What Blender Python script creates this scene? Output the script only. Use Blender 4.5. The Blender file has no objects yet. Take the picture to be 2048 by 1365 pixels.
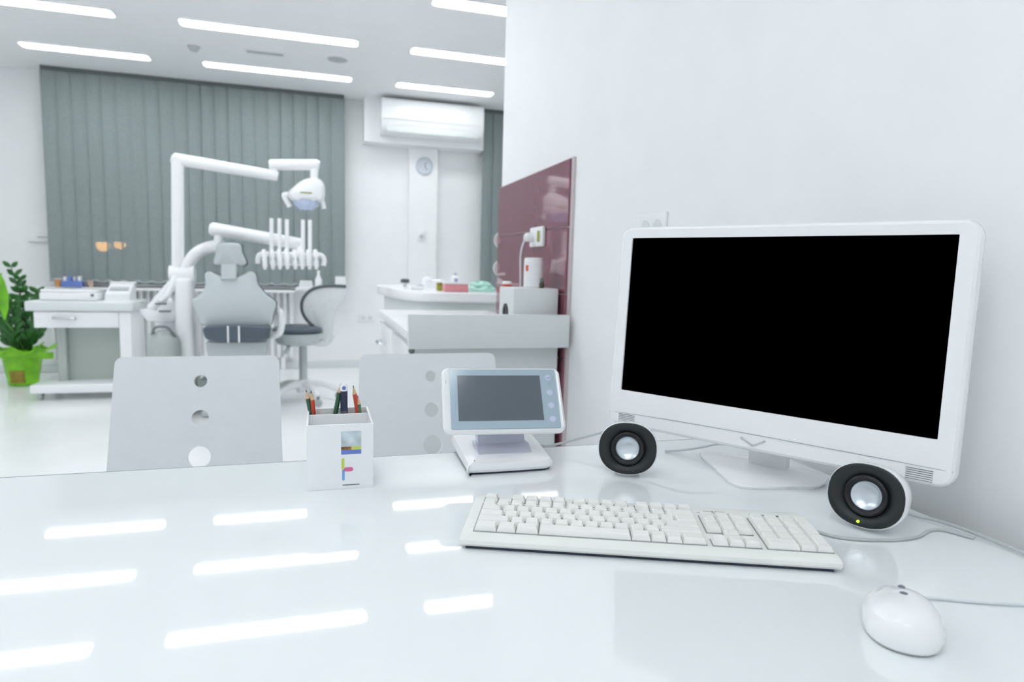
import bpy, bmesh, math, random
from mathutils import Vector, Matrix
from mathutils.geometry import tessellate_polygon
random.seed(7)
PI = math.pi
SC = bpy.context.scene
COL = SC.collection

# ------------------------------------------------------------------ camera
F_PX = 1298.874; YAW = 0.29179578; PITCH = 0.109813; ROLL = -0.02690216
CAM = Vector((0, 0, 1.063))
def cam_axes():
    cy, sy, cp, sp = math.cos(YAW), math.sin(YAW), math.cos(PITCH), math.sin(PITCH)
    fwd = Vector((sy*cp, cy*cp, -sp)); right = Vector((cy, -sy, 0)); down = fwd.cross(right)
    cr, sr = math.cos(ROLL), math.sin(ROLL)
    return right*cr + down*sr, down*cr - right*sr, fwd
RX, DN, FW = cam_axes()
cd = bpy.data.cameras.new('camera'); cam = bpy.data.objects.new('camera', cd); COL.objects.link(cam)
cd.sensor_width = 36; cd.lens = F_PX/2048*36; cd.clip_start = 0.02; cd.clip_end = 200
m = Matrix((RX, -DN, -FW)).transposed().to_4x4(); m.translation = CAM
cam.matrix_world = m
cd.dof.use_dof = True; cd.dof.focus_distance = 0.98; cd.dof.aperture_fstop = 5.0
SC.camera = cam

# ------------------------------------------------------------------ world, exposure
W = bpy.data.worlds.new('night'); SC.world = W; W.use_nodes = True
W.node_tree.nodes['Background'].inputs[0].default_value = (0.010, 0.013, 0.02, 1)
W.node_tree.nodes['Background'].inputs[1].default_value = 1.0
SC.view_settings.view_transform = 'Standard'; SC.view_settings.look = 'None'
SC.view_settings.gamma = 1; SC.view_settings.use_curve_mapping = False
SC.view_settings.exposure = 0.22
LAMP = 11.0          # radiance of the ceiling light strips
SC.cycles.max_bounces = 8; SC.cycles.diffuse_bounces = 7; SC.cycles.glossy_bounces = 4
SC.cycles.use_adaptive_sampling = True; SC.cycles.adaptive_threshold = 0.10; SC.cycles.adaptive_min_samples = 20
SC.cycles.transparent_max_bounces = 12; SC.cycles.caustics_reflective = False; SC.cycles.caustics_refractive = False
SC.cycles.sample_clamp_indirect = 10

def at(px, py, Y):                     # photograph pixel -> point at depth Y in the room
    d = RX*((px-1024)/F_PX) + DN*((py-682.5)/F_PX) + FW
    return CAM + d*((Y-CAM.y)/d.y)

# ------------------------------------------------------------------ materials
MATS = {}
def mat(name, col, rough=0.5, metal=0.0, spec=0.5, var=0.03, scale=30.0, bump=0.0, coat=0.0, emit=None, estr=0.0):
    if name in MATS: return MATS[name]
    M = bpy.data.materials.new(name); M.use_nodes = True; nt = M.node_tree; b = nt.nodes['Principled BSDF']
    tc = nt.nodes.new('ShaderNodeTexCoord'); no = nt.nodes.new('ShaderNodeTexNoise'); no.inputs['Scale'].default_value = scale; no.inputs['Detail'].default_value = 3
    nt.links.new(tc.outputs['Object'], no.inputs['Vector'])
    rp = nt.nodes.new('ShaderNodeValToRGB'); nt.links.new(no.outputs['Fac'], rp.inputs['Fac'])
    rp.color_ramp.elements[0].position = 0.3; rp.color_ramp.elements[1].position = 0.7
    rp.color_ramp.elements[0].color = tuple(max(0, c*(1-var)) for c in col) + (1,)
    rp.color_ramp.elements[1].color = tuple(min(1, c*(1+var)) for c in col) + (1,)
    nt.links.new(rp.outputs['Color'], b.inputs['Base Color'])
    b.inputs['Roughness'].default_value = rough; b.inputs['Metallic'].default_value = metal
    b.inputs['Specular IOR Level'].default_value = spec; b.inputs['Coat Weight'].default_value = coat
    b.inputs['Coat Roughness'].default_value = 0.04
    if bump > 0:
        bp = nt.nodes.new('ShaderNodeBump'); bp.inputs['Strength'].default_value = bump; bp.inputs['Distance'].default_value = 0.002
        nt.links.new(no.outputs['Fac'], bp.inputs['Height']); nt.links.new(bp.outputs['Normal'], b.inputs['Normal'])
    if emit:
        b.inputs['Emission Color'].default_value = emit + (1,); b.inputs['Emission Strength'].default_value = estr
    MATS[name] = M; return M

wall_m = mat('wall_paint', (0.905, 0.913, 0.922), 0.55, var=0.012, scale=6, bump=0.03)
ceil_m = mat('ceiling_paint', (0.925, 0.931, 0.938), 0.6, var=0.01, scale=5)
floor_m = mat('floor_vinyl', (0.91, 0.918, 0.928), 0.22, var=0.02, scale=3)
glass_top_m = mat('white_glass', (0.86, 0.892, 0.905), 0.035, spec=0.55, var=0.008, scale=2)
desk_m = mat('desk_laminate', (0.86, 0.875, 0.89), 0.35, var=0.01)
glass_edge_m = mat('glass_edge', (0.36, 0.42, 0.44), 0.2, var=0.02)
white_pl = mat('white_plastic', (0.88, 0.89, 0.905), 0.32, var=0.01)
white_gl = mat('white_gloss_plastic', (0.905, 0.912, 0.922), 0.12, coat=0.0, var=0.008)
ivory = mat('ivory_plastic', (0.86, 0.865, 0.835), 0.42, var=0.012)
ivory_key = mat('ivory_keycap', (0.89, 0.885, 0.86), 0.45, var=0.012)
key_well = mat('key_well', (0.30, 0.31, 0.32), 0.6)
rubber = mat('dark_blue_rubber', (0.03, 0.04, 0.07), 0.6)
screen_b = mat('black_screen', (0.0, 0.0, 0.0), 0.6, spec=0.0, var=0.0)
seam_m = mat('seam_grey', (0.42, 0.45, 0.49), 0.5)
slit_m = mat('slit_dark', (0.10, 0.11, 0.13), 0.5)
chrome = mat('chrome', (0.72, 0.74, 0.77), 0.12, metal=1.0, var=0.01)
silver = mat('silver_cone', (0.70, 0.76, 0.82), 0.28, metal=0.85, var=0.02)
charcoal = mat('charcoal_baffle', (0.022, 0.027, 0.030), 0.40, spec=0.35, var=0.05)
black_rb = mat('black_surround', (0.010, 0.010, 0.014), 0.45)
led_m = mat('green_led', (0.5, 0.8, 0.02), 0.3, emit=(0.55, 0.9, 0.02), estr=1.0)
cable_g = mat('grey_cable', (0.52, 0.55, 0.55), 0.45)
cable_w = mat('white_cable', (0.74, 0.77, 0.80), 0.4)
lcd_m = mat('lcd_glass', (0.10, 0.125, 0.15), 0.14, spec=0.7, var=0.02, scale=3)
panel_blue = mat('blue_grey_panel', (0.40, 0.50, 0.58), 0.12, var=0.01)
lilac = mat('lilac_plate', (0.58, 0.59, 0.69), 0.3, var=0.01)
icon_m = mat('icon_print', (0.78, 0.80, 0.93), 0.4)
icon_ring = mat('icon_ring_print', (0.55, 0.60, 0.76), 0.4)
chair_m = mat('painted_shell', (0.80, 0.82, 0.84), 0.40, var=0.01)
blind_m = mat('blind_fabric', (0.30, 0.35, 0.35), 0.8, var=0.05, scale=60)
mount_d = mat('dark_grey_rail', (0.12, 0.14, 0.14), 0.5)
maroon = mat('maroon_tile', (0.255, 0.082, 0.118), 0.05, spec=0.8, var=0.03, coat=0.6)
grout = mat('pale_grout', (0.62, 0.55, 0.56), 0.7)
lam = mat('grey_white_laminate', (0.74, 0.775, 0.775), 0.35, var=0.01)
top_m = mat('worktop_white', (0.90, 0.91, 0.92), 0.25, var=0.01)
dental_w = mat('dental_white', (0.89, 0.90, 0.915), 0.25, var=0.01)
dental_g = mat('dental_grey_shell', (0.56, 0.61, 0.62), 0.4, var=0.01)
dental_m = mat('dental_mid_grey', (0.50, 0.54, 0.555), 0.45, var=0.01)
vinyl_d = mat('dark_blue_vinyl', (0.085, 0.11, 0.14), 0.35, var=0.03)
steel_d = mat('dark_steel', (0.20, 0.22, 0.23), 0.4, metal=0.3)
brass = mat('olive_switch', (0.33, 0.32, 0.05), 0.5)
lens_m = mat('lamp_lens', (0.55, 0.62, 0.80), 0.08, metal=0.4)
cart_pan = mat('cart_grey_green', (0.44, 0.49, 0.45), 0.5, var=0.015)
lime = mat('lime_wrap', (0.22, 0.60, 0.02), 0.35, var=0.20, scale=12)
lime_d = mat('olive_print', (0.30, 0.22, 0.03), 0.5, var=0.3, scale=25)
soil = mat('soil', (0.03, 0.022, 0.015), 0.9, var=0.3)
leaf_d = mat('dark_leaf', (0.025, 0.13, 0.022), 0.30, var=0.45, scale=14)
leaf_l = mat('bright_leaf', (0.17, 0.50, 0.02), 0.35, var=0.25, scale=10)
stem_m = mat('green_stem', (0.08, 0.24, 0.04), 0.45)
emit_m = mat('light_diffuser', (0.9, 0.95, 1.0), 0.5, emit=(0.955, 0.988, 1.0), estr=LAMP)
vent_m = mat('vent_grey', (0.50, 0.53, 0.54), 0.5)
orange_e = mat('sodium_lamp', (1, 0.5, 0.1), 0.5, emit=(1.0, 0.50, 0.10), estr=20)
pole_m = mat('pole_steel', (0.15, 0.15, 0.16), 0.5, metal=0.5)
clock_f = mat('clock_face', (0.86, 0.88, 0.93), 0.3)
clock_r = mat('clock_rim', (0.60, 0.64, 0.70), 0.3)
pink = mat('pink_card', (0.80, 0.34, 0.36), 0.5)
mint = mat('mint_cloth', (0.50, 0.80, 0.70), 0.8, var=0.08)
red_m = mat('red_print', (0.70, 0.10, 0.06), 0.5)
blue_m = mat('blue_print', (0.14, 0.22, 0.60), 0.5)
wood_m = mat('pencil_wood', (0.66, 0.45, 0.28), 0.6, var=0.1)
green_p = mat('green_lacquer', (0.02, 0.09, 0.045), 0.3, coat=0.3)
redp_m = mat('red_lacquer', (0.62, 0.07, 0.03), 0.3, coat=0.3)
navy = mat('navy_barrel', (0.022, 0.030, 0.075), 0.3, coat=0.2)
graph = mat('graphite', (0.03, 0.03, 0.035), 0.4)
yel_m = mat('yellow_green_print', (0.58, 0.66, 0.12), 0.5)
brn_m = mat('brown_print', (0.34, 0.15, 0.06), 0.5, var=0.5, scale=120)
grypic = mat('pale_picture_print', (0.55, 0.64, 0.68), 0.5, var=0.22, scale=60)
pinkp = mat('pink_print', (0.72, 0.16, 0.36), 0.5)
skyp = mat('sky_blue_print', (0.16, 0.36, 0.78), 0.5)
inkp = mat('dark_ink_print', (0.10, 0.11, 0.13), 0.5)
rim_g = mat('shell_edge_dark', (0.10, 0.125, 0.13), 0.5)

def glass_mat():
    M = bpy.data.materials.new('window_glass'); M.use_nodes = True; b = M.node_tree.nodes['Principled BSDF']
    b.inputs['Transmission Weight'].default_value = 1; b.inputs['Roughness'].default_value = 0.0; b.inputs['IOR'].default_value = 1.1
    return M
wglass = glass_mat()
def fabric_blind():                    # finely perforated screen fabric: about 3 % of the light passes straight through both faces
    M = MATS['blind_fabric']; nt = M.node_tree; b = nt.nodes['Principled BSDF']; out = nt.nodes['Material Output']
    t = nt.nodes.new('ShaderNodeBsdfTransparent'); mx = nt.nodes.new('ShaderNodeMixShader'); mx.inputs[0].default_value = 0.18
    nt.links.new(b.outputs[0], mx.inputs[1]); nt.links.new(t.outputs[0], mx.inputs[2]); nt.links.new(mx.outputs[0], out.inputs[0])
fabric_blind()

# ------------------------------------------------------------------ mesh helpers
def box(bm, c, s, bev=0.0, seg=2, xf=None):
    r = bmesh.ops.create_cube(bm, size=1.0); vs = r['verts']
    for v in vs: v.co = Vector((c[0]+v.co.x*s[0], c[1]+v.co.y*s[1], c[2]+v.co.z*s[2]))
    if bev > 0:
        es = list({e for v in vs for e in v.link_edges})
        rb = bmesh.ops.bevel(bm, geom=es, offset=bev, segments=seg, affect='EDGES', profile=0.5)
        vs = list({v for f in rb['faces'] for v in f.verts} | {v for v in vs if v.is_valid})
    if xf is not None:
        for v in vs: v.co = xf @ v.co
    return bm
def box2(bm, a, b, bev=0.0, seg=2):
    return box(bm, [(a[i]+b[i])/2 for i in range(3)], [abs(b[i]-a[i]) for i in range(3)], bev, seg)
def B(*a, **k): return box(bmesh.new(), *a, **k)
def B2(*a, **k): return box2(bmesh.new(), *a, **k)
def smooth_path(pts, n=8):
    P = [Vector(p) for p in pts]; out = []
    Q = [P[0]*2-P[1]] + P + [P[-1]*2-P[-2]]
    for i in range(1, len(Q)-2):
        a, b, c, d = Q[i-1:i+3]
        for k in range(n):
            t = k/n
            out.append(0.5*((2*b) + (c-a)*t + (2*a-5*b+4*c-d)*t*t + (3*b-a-3*c+d)*t**3))
    out.append(P[-1]); return out
def tube(bm, pts, r, seg=12, cap=True):
    P = [Vector(p) for p in pts]; R = r if isinstance(r, (list, tuple)) else [r]*len(P)
    rings = []; n0 = None
    for i, p in enumerate(P):
        t = (P[min(i+1, len(P)-1)] - P[max(i-1, 0)]).normalized()
        if n0 is None:
            n0 = t.orthogonal().normalized()
        else:
            n0 = (n0 - t*n0.dot(t)); n0 = n0.normalized() if n0.length > 1e-6 else t.orthogonal().normalized()
        b = t.cross(n0)
        rings.append([bm.verts.new(p + (n0*math.cos(2*PI*k/seg) + b*math.sin(2*PI*k/seg))*R[i]) for k in range(seg)])
    for i in range(len(rings)-1):
        for k in range(seg):
            bm.faces.new((rings[i][k], rings[i][(k+1) % seg], rings[i+1][(k+1) % seg], rings[i+1][k]))
    if cap:
        bm.faces.new(rings[0][::-1]); bm.faces.new(rings[-1])
    return bm
def T(pts, r, seg=12): return tube(bmesh.new(), pts, r, seg)
def loft(bm, rings, cap0=True, cap1=True):
    V = [[bm.verts.new(p) for p in ring] for ring in rings]; n = len(V[0])
    for i in range(len(V)-1):
        for k in range(n):
            bm.faces.new((V[i][k], V[i][(k+1) % n], V[i+1][(k+1) % n], V[i+1][k]))
    if cap0: bm.faces.new(V[0][::-1])
    if cap1: bm.faces.new(V[-1])
    bmesh.ops.recalc_face_normals(bm, faces=bm.faces)
    return bm
def lathe(bm, prof, seg=24, c=(0, 0, 0), axis='z'):
    rings = []
    for r, h in prof:
        ring = []
        for k in range(seg):
            a = 2*PI*k/seg; x, y = r*math.cos(a), r*math.sin(a)
            ring.append(Vector(c) + (Vector((x, y, h)) if axis == 'z' else Vector((x, -h, y))))
        rings.append(ring)
    return loft(bm, rings)
def L(prof, seg=24, c=(0, 0, 0), axis='z'): return lathe(bmesh.new(), prof, seg, c, axis)
def rrect(w, h, r, cx=0, cz=0, n=6):
    pts = []
    for sx, sz, a0 in ((1, 1, 0), (-1, 1, PI/2), (-1, -1, PI), (1, -1, 3*PI/2)):
        for k in range(n+1):
            a = a0 + PI/2*k/n
            pts.append((cx+sx*(w/2-r)+r*math.cos(a), cz+sz*(h/2-r)+r*math.sin(a)))
    return pts
def plate(outline, holes, t, xf=None, bm=None):       # 2-D outline (x,z) with holes, front at y=0, back at y=t
    bm = bm or bmesh.new(); loops = [outline] + holes
    flat = [p for l in loops for p in l]
    tris = tessellate_polygon([[Vector((p[0], p[1], 0)) for p in l] for l in loops])
    X = xf or Matrix()
    fr = [bm.verts.new(X @ Vector((p[0], 0, p[1]))) for p in flat]; bk = [bm.verts.new(X @ Vector((p[0], t, p[1]))) for p in flat]
    for a, b, c in tris:
        bm.faces.new((fr[a], fr[b], fr[c])); bm.faces.new((bk[c], bk[b], bk[a]))
    o = 0
    for l in loops:
        n = len(l)
        for k in range(n):
            a, b = o+k, o+(k+1) % n
            bm.faces.new((fr[a], fr[b], bk[b], bk[a]))
        o += n
    bmesh.ops.recalc_face_normals(bm, faces=bm.faces)
    return bm
def circle(cx, cz, r, n=24): return [(cx+r*math.cos(2*PI*k/n), cz+r*math.sin(2*PI*k/n)) for k in range(n)]
def xform(bm, M):
    for v in bm.verts: v.co = M @ v.co
    return bm

# ------------------------------------------------------------------ object helpers
def mesh_of(name, bm, m, smooth=35):
    me = bpy.data.meshes.new(name); bm.normal_update(); bm.to_mesh(me); bm.free()
    if m: me.materials.append(m)
    if smooth:
        for p in me.polygons: p.use_smooth = True
        me.set_sharp_from_angle(angle=math.radians(smooth))
    return me
def link(name, me, parent=None):
    o = bpy.data.objects.new(name, me); COL.objects.link(o)
    if parent is not None: o.parent = parent
    return o
def root_matrix(p):
    while p.parent is not None: p = p.parent
    return Matrix.Translation(p.location) @ p.rotation_euler.to_matrix().to_4x4()
def part(name, bm, m, parent, world=False, smooth=35, label=None, kind=None):
    if world: xform(bm, root_matrix(parent).inverted())
    o = link(name, mesh_of(name, bm, m, smooth), parent)
    if label: o['label'] = label
    if kind: o['kind'] = kind
    return o
def tag(o, label, cat, group=None, kind=None):
    o['label'] = label; o['category'] = cat
    if group: o['group'] = group
    if kind: o['kind'] = kind
    return o
def thing(name, label, cat, loc=(0, 0, 0), rz=0.0, group=None):
    o = bpy.data.objects.new(name, None); COL.objects.link(o); o.empty_display_size = 0.05
    o.location = loc; o.rotation_euler = (0, 0, rz)
    return tag(o, label, cat, group)
def struct(name, bm, m, label=None, smooth=0):
    o = link(name, mesh_of(name, bm, m, smooth)); o['kind'] = 'structure'
    if label: o['label'] = label
    return o

# ------------------------------------------------------------------ the room
ZD = 0.72; ZC = 2.707; YB = 6.93; XW = 0.91; XL = -3.3; XR = 3.1; Y0 = -1.5; YE = 3.285
struct('floor', B2((XL-.1, Y0-.1, -.1), (XR+.1, YB+.1, 0)), floor_m, 'pale glossy seamless floor')
struct('ceiling', B2((XL-.1, Y0-.1, ZC), (XR+.1, YB+.1, ZC+.1)), ceil_m, 'smooth white ceiling with recessed light strips')
struct('wall_left', B2((XL-.1, Y0, 0), (XL, YB, ZC)), wall_m)
struct('wall_near', B2((XL, Y0-.1, 0), (XR, Y0, ZC)), wall_m)
struct('wall_far_right', B2((XR, YE-.2, 0), (XR+.1, YB, ZC)), wall_m)
struct('wall_right', B2((XW, Y0, 0), (XW+.16, YE, ZC)), wall_m, 'plain white partition wall beside the desk')
struct('wall_return', B2((XW+.16, YE-.3, 0), (XR, YE-.2, ZC)), wall_m)
# back wall around two windows
WZ0, WZ1 = 0.84, 2.62
bm = bmesh.new()
box2(bm, (XL, YB, 0), (-2.24, YB+.2, ZC)); box2(bm, (-2.24, YB, 0), (0.21, YB+.2, WZ0)); box2(bm, (-2.24, YB, WZ1), (0.21, YB+.2, ZC))
box2(bm, (0.21, YB, 0), (1.70, YB+.2, ZC)); box2(bm, (1.70, YB, 0), (2.9, YB+.2, WZ0)); box2(bm, (1.70, YB, WZ1), (2.9, YB+.2, ZC)); box2(bm, (2.9, YB, 0), (XR, YB+.2, ZC))
struct('wall_back', bm, wall_m, 'white wall with two blinded windows')
for k, (x0, x1) in enumerate(((-2.24, 0.21), (1.70, 2.9))):
    b = bmesh.new(); w = .06
    box2(b, (x0, YB+.08, WZ0), (x1, YB+.14, WZ0+w)); box2(b, (x0, YB+.08, WZ1-w), (x1, YB+.14, WZ1))
    nm = 3 if k == 0 else 2
    for i in range(nm+1):
        xx = x0 + (x1-x0-w)*i/nm; box2(b, (xx, YB+.081, WZ0+w), (xx+w, YB+.139, WZ1-w))
    fo = struct('window_%d' % (k+1), b, white_pl, 'white window frame behind vertical blinds')
    for i in range(nm):
        xx = x0 + (x1-x0-w)*i/nm
        part('pane', B2((xx+w, YB+.105, WZ0+w), (xx+(x1-x0-w)/nm, YB+.111, WZ1-w)), wglass, fo, smooth=0)
    sl = struct('trim_%d' % (k+1), B2((x0-.06, YB-.10, WZ0-.032), (x1+.06, YB+.08, WZ0), .006), white_pl, 'white window sill')
struct('baseboard_back', B2((XL, YB-.014, 0), (1.15, YB, .07), .004), lam, 'low grey white skirting')
struct('baseboard_left', B2((XL, Y0, 0), (XL+.014, YB-.02, .07), .004), lam)
# pillar and boxed duct above it
struct('trim_3', B2((0.905, YB-.09, 0.08), (1.198, YB, 2.282)), wall_m, 'shallow white pillar below the air conditioner')
struct('trim_4', B2((0.445, YB-.2, 2.283), (1.655, YB, ZC)), wall_m, 'white boxed recess around the air conditioner')
# maroon tiled panel on the partition wall
TY0, TY1 = 2.29, 3.278
tp = struct('trim_5', B2((XW-.010, TY0-.018, 0.0), (XW, TY1+.004, 1.480)), grout, 'maroon glossy tiled panel with pale joints and edge trim')
tb = mesh_of('tile', B((0, 0, 0), (.008, TY1-TY0-.004, .2455), .0012, 1), maroon)
zz = 1.4755
for i in range(6):
    h = .2455
    o = link('tile', tb, tp); o.location = (XW-.0135, (TY0+TY1)/2, zz-h/2); zz -= h+.005
# ------------------------------------------------------------------ ceiling lights (three columns of three; unseen fill strips added nearer)
COLS = [(-2.201, -1.307, 'left'), (-0.903, 0.2935, 'middle'), (0.692, 1.5875, 'right')]
ROWS = [4.187, 5.163, 6.145]
rowname = {0: 'nearest', 1: 'second', 2: 'farthest'}
def strip(x0, x1, y, label):
    t = thing('ceiling_light', label, 'ceiling light', ((x0+x1)/2, y, ZC), 0, 'recessed ceiling light strips')
    w = x1-x0; d = .14
    part('diffuser', plate(rrect(w, d, .035), [], .010, Matrix.Translation((0, 0, -.012)) @ Matrix(((1, 0, 0, 0), (0, 0, 1, 0), (0, 1, 0, 0), (0, 0, 0, 1)))), emit_m, t)
    part('frame', plate(rrect(w+.012, d+.012, .041), [rrect(w+.0005, d+.0005, .035)], .0115, Matrix.Translation((0, 0, -.012)) @ Matrix(((1, 0, 0, 0), (0, 0, 1, 0), (0, 1, 0, 0), (0, 0, 0, 1)))), white_pl, t)
for ci, (x0, x1, cn) in enumerate(COLS):
    for ri, y in enumerate(ROWS):
        strip(x0, x1, y, '%s light strip of the %s column on the ceiling' % (rowname[ri], cn))
NEAR_FILL = {'left': (3.21, 2.23, 1.25, -0.71), 'middle': (3.21, 0.27, -0.71)}  # unseen strips added to brighten desk, screen frame and chair backs
for ci, (x0, x1, cn) in enumerate(COLS[:2]):
    for j, y in enumerate(NEAR_FILL[cn]):
        strip(x0, x1, y, 'added unseen fill light strip in line with the %s column, number %s' % (cn, ('one', 'two', 'three', 'four', 'five')[j]))

# ceiling fittings
t = thing('smoke_detector', 'small white smoke detector on ceiling left of the round vent', 'smoke detector', (-.898, 5.683, ZC))
part('base', L([(.055, -.012), (.055, 0)], 20), white_pl, t)
part('sensor_head', L([(.012, -.050), (.028, -.045), (.035, -.030), (.048, -.012)], 20), vent_m, t)
t = thing('ceiling_vent', 'slim rectangular grey vent grille on the ceiling', 'vent', (-.387, 5.656, ZC))
part('frame', plate(rrect(.30, .10, .01), [rrect(.27, .07, .006)], .012, Matrix.Translation((0, 0, -.012)) @ Matrix(((1, 0, 0, 0), (0, 0, 1, 0), (0, 1, 0, 0), (0, 0, 0, 1)))), white_pl, t)
sl = mesh_of('slat', B((0, 0, 0), (.27, .010, .004)), vent_m)
for k in range(5):
    o = link('slat', sl, t); o.location = (0, -.028+.014*k, -.006); o.rotation_euler = (.6, 0, 0)
t = thing('ceiling_speaker', 'round pale grey ceiling speaker right of the slim vent', 'speaker', (.161, 5.609, ZC))
part('rim', L([(.085, -.010), (.100, -.008), (.104, 0), (.085, 0)], 32), white_pl, t)
part('grille', L([(.02, -.014), (.06, -.0125), (.084, -.009), (.084, -.002)], 32), vent_m, t)

# ------------------------------------------------------------------ vertical blinds
def blind(x0, x1, label, n, seed):
    YV = 6.765
    t = thing('vertical_blind', label, 'blind', ((x0+x1)/2, YV, 0.0), 0, 'grey vertical blinds')
    part('head_rail', B2((x0, YV-.02, ZC-.035), (x1, YV+.03, ZC), .003), mount_d, t, True)
    sp = (x1-x0)/n; w = sp*1.13; z0, z1 = .875, ZC-.035
    b = bmesh.new(); rings = []
    N = 7
    fr = []; bk = []
    for i in range(N):
        u = -1+2*i/(N-1); x = u*w/2; y = .006*(u*u-1)
        fr.append((x, y-.0006)); bk.append((x, y+.0006))
    ol = fr + bk[::-1]
    loft(b, [[Vector((x, y, z)) for x, y in ol] for z in (z0, z1)])
    me = mesh_of('slat', b, blind_m, 50)
    wb = mesh_of('weight', B2((-w/2, -.008, z0-.028), (w/2, -.001, z0-.001), .002), blind_m)
    rnd = random.Random(seed)
    for i in range(n):
        xc = x0 + sp*(i+.5)
        o = link('slat', me, t); o.location = (xc-(x0+x1)/2, 0, 0); a = math.radians(6+rnd.uniform(-4, 4)); o.rotation_euler = (0, 0, a)
        q = link('weight', wb, o)
    pts = []
    for i in range(n*6+1):
        u = i/6; pts.append(((x0+sp*(u)) , YV-.016, z0-.006-.020*math.sin(PI*((u) % 1.0))))
    part('bead_chain', T(pts, .003, 6), cable_w, t, True)
blind(-2.285, 0.256, 'wide grey vertical blind drawn across the big window', 22, 3)
blind(1.660, 2.86, 'narrow visible strip of grey vertical blind right of air conditioner', 10, 5)

# street lamps in the night outside
for k, (px, py, r) in enumerate(((206, 491, .105), (240, 489, .085))):
    p = at(px, py, 12.5)
    t = thing('street_lamp', ('left warm orange lamp' if k == 0 else 'right smaller warm orange lamp') + ' glowing through the blind', 'street lamp', (p.x, p.y, -2.0), 0, 'lamps outside')
    part('pole', T([(p.x, p.y, -2.0), (p.x, p.y, p.z-r-.16)], .04, 8), pole_m, t, True)
    part('cap', L([(.02, p.z+r+.012), (.115, p.z+r-.02), (.115, p.z+r-.05)], 12, (p.x, p.y, 0)), pole_m, t, True)
    part('bulb', L([(.0004 + r*math.sin(PI*i/10), -r*math.cos(PI*i/10)) for i in range(11)], 16, (p.x, p.y, p.z)), orange_e, t, True)
    part('neck', T([(p.x, p.y, p.z-r-.17), (p.x, p.y, p.z-r+.01)], [.05, .03], 8), pole_m, t, True)

# ------------------------------------------------------------------ air conditioner, clock, wall fittings
ax0, ax1 = .594, 1.602
t = thing('air_conditioner', 'white wall-mounted air conditioner above the clock', 'air conditioner', ((ax0+ax1)/2, YB-.2, 2.345))
prof = [(0, 0.005), (-.10, 0.0), (-.165, .035), (-.205, .10), (-.215, .16), (-.215, .29), (-.19, .325), (0, .33)]
b = bmesh.new(); loft(b, [[Vector((x, y, z)) for y, z in prof] for x in (-.504, -.495, .495, .504)])
part('body', b, white_gl, t)
part('outlet_flap', B((0, -.182, .050), (.90, .008, .07), .003, xf=Matrix.Rotation(0, 4, 'X')), lam, t)
part('front_panel', B((0, -.2165, .215), (.985, .008, .17), .003), white_gl, t)
t = thing('wall_clock', 'small round wall clock with grey rim on the pillar', 'clock', (1.06, YB-.09, 2.10))
part('rim', L([(.066, 0), (.088, 0), (.090, .018), (.078, .026), (.074, .018), (.070, .012)], 36, axis='y'), clock_r, t)
part('dial', L([(.002, .010), (.074, .010), (.074, .002)], 32, axis='y'), clock_f, t)
hm = mesh_of('hand', B((0, 0, .022), (.005, .002, .05)), inkp)
for k, a in enumerate((.5, 2.6)):
    o = link('hand', hm, t); o.location = (0, -.013-.003*k, 0); o.rotation_euler = (0, a, 0)
p = at(842, 470, YB-.09)
t = thing('thermostat', 'small white wall controller on the pillar under the clock', 'thermostat', (p.x, p.y, p.z))
part('body', B((0, -.012, 0), (.075, .024, .11), .006), white_pl, t)
part('dial', L([(.018, .024), (.020, .028), (.014, .038), (.002, .038)], 18, (0, 0, -.015), 'y'), vent_m, t)
def socket(label, loc, rz=0, n=1, w=.085, h=.085):
    t = thing('wall_socket', label, 'socket', loc, rz)
    part('plate', B((0, -.004, 0), (w, .008, h), .003), white_pl, t)
    for k in range(n):
        cx = (k-(n-1)/2)*.07
        part('insert', L([(.021, .0075), (.024, .0095), (.024, .0085)], 20, (cx, 0, 0), 'y'), lam, t)
        for s in (-1, 1):
            part('hole', L([(.0035, .0085), (.0035, .0105)], 10, (cx+s*.0095, 0, 0), 'y'), slit_m, t)
    return t
p = at(733, 636, YB); socket('white double socket low on the back wall right of the stool', (p.x, YB, p.z), 0, 2, .155, .085)
socket('white double socket on the wall above the computer screen', (XW, 1.668, 1.188), PI/2*3, 2, .152, .085)
p = at(83, 475, YB)
t = thing('wall_sensor', 'white wall controller box left of the wide blind', 'controller', (p.x, YB, p.z))
part('body', B((0, -.02, 0), (.19, .04, .085), .008), white_pl, t)
part('button_strip', B((.02, -.041, 0), (.08, .004, .012), .001), vent_m, t)
# switches on the end face of the partition wall (seen edge-on)
for k, zz in enumerate((1.212, 1.068)):
    t = thing('wall_switch', ('upper' if k == 0 else 'lower') + ' white round switch on the end of the tiled wall', 'switch', (XW+.012, YE, zz), 0, 'switches at wall end')
    part('base', L([(.045, 0), (.045, .008), (.040, .012)], 20, (0, .0, 0), 'y') if False else xform(L([(.045, 0), (.045, .012), (.038, .016)], 20), Matrix.Rotation(-PI/2, 4, 'X')), white_pl, t)
    part('knob', xform(L([(.034, .014), (.030, .035), (.012, .042)], 20), Matrix.Rotation(-PI/2, 4, 'X')), white_gl, t)

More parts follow.
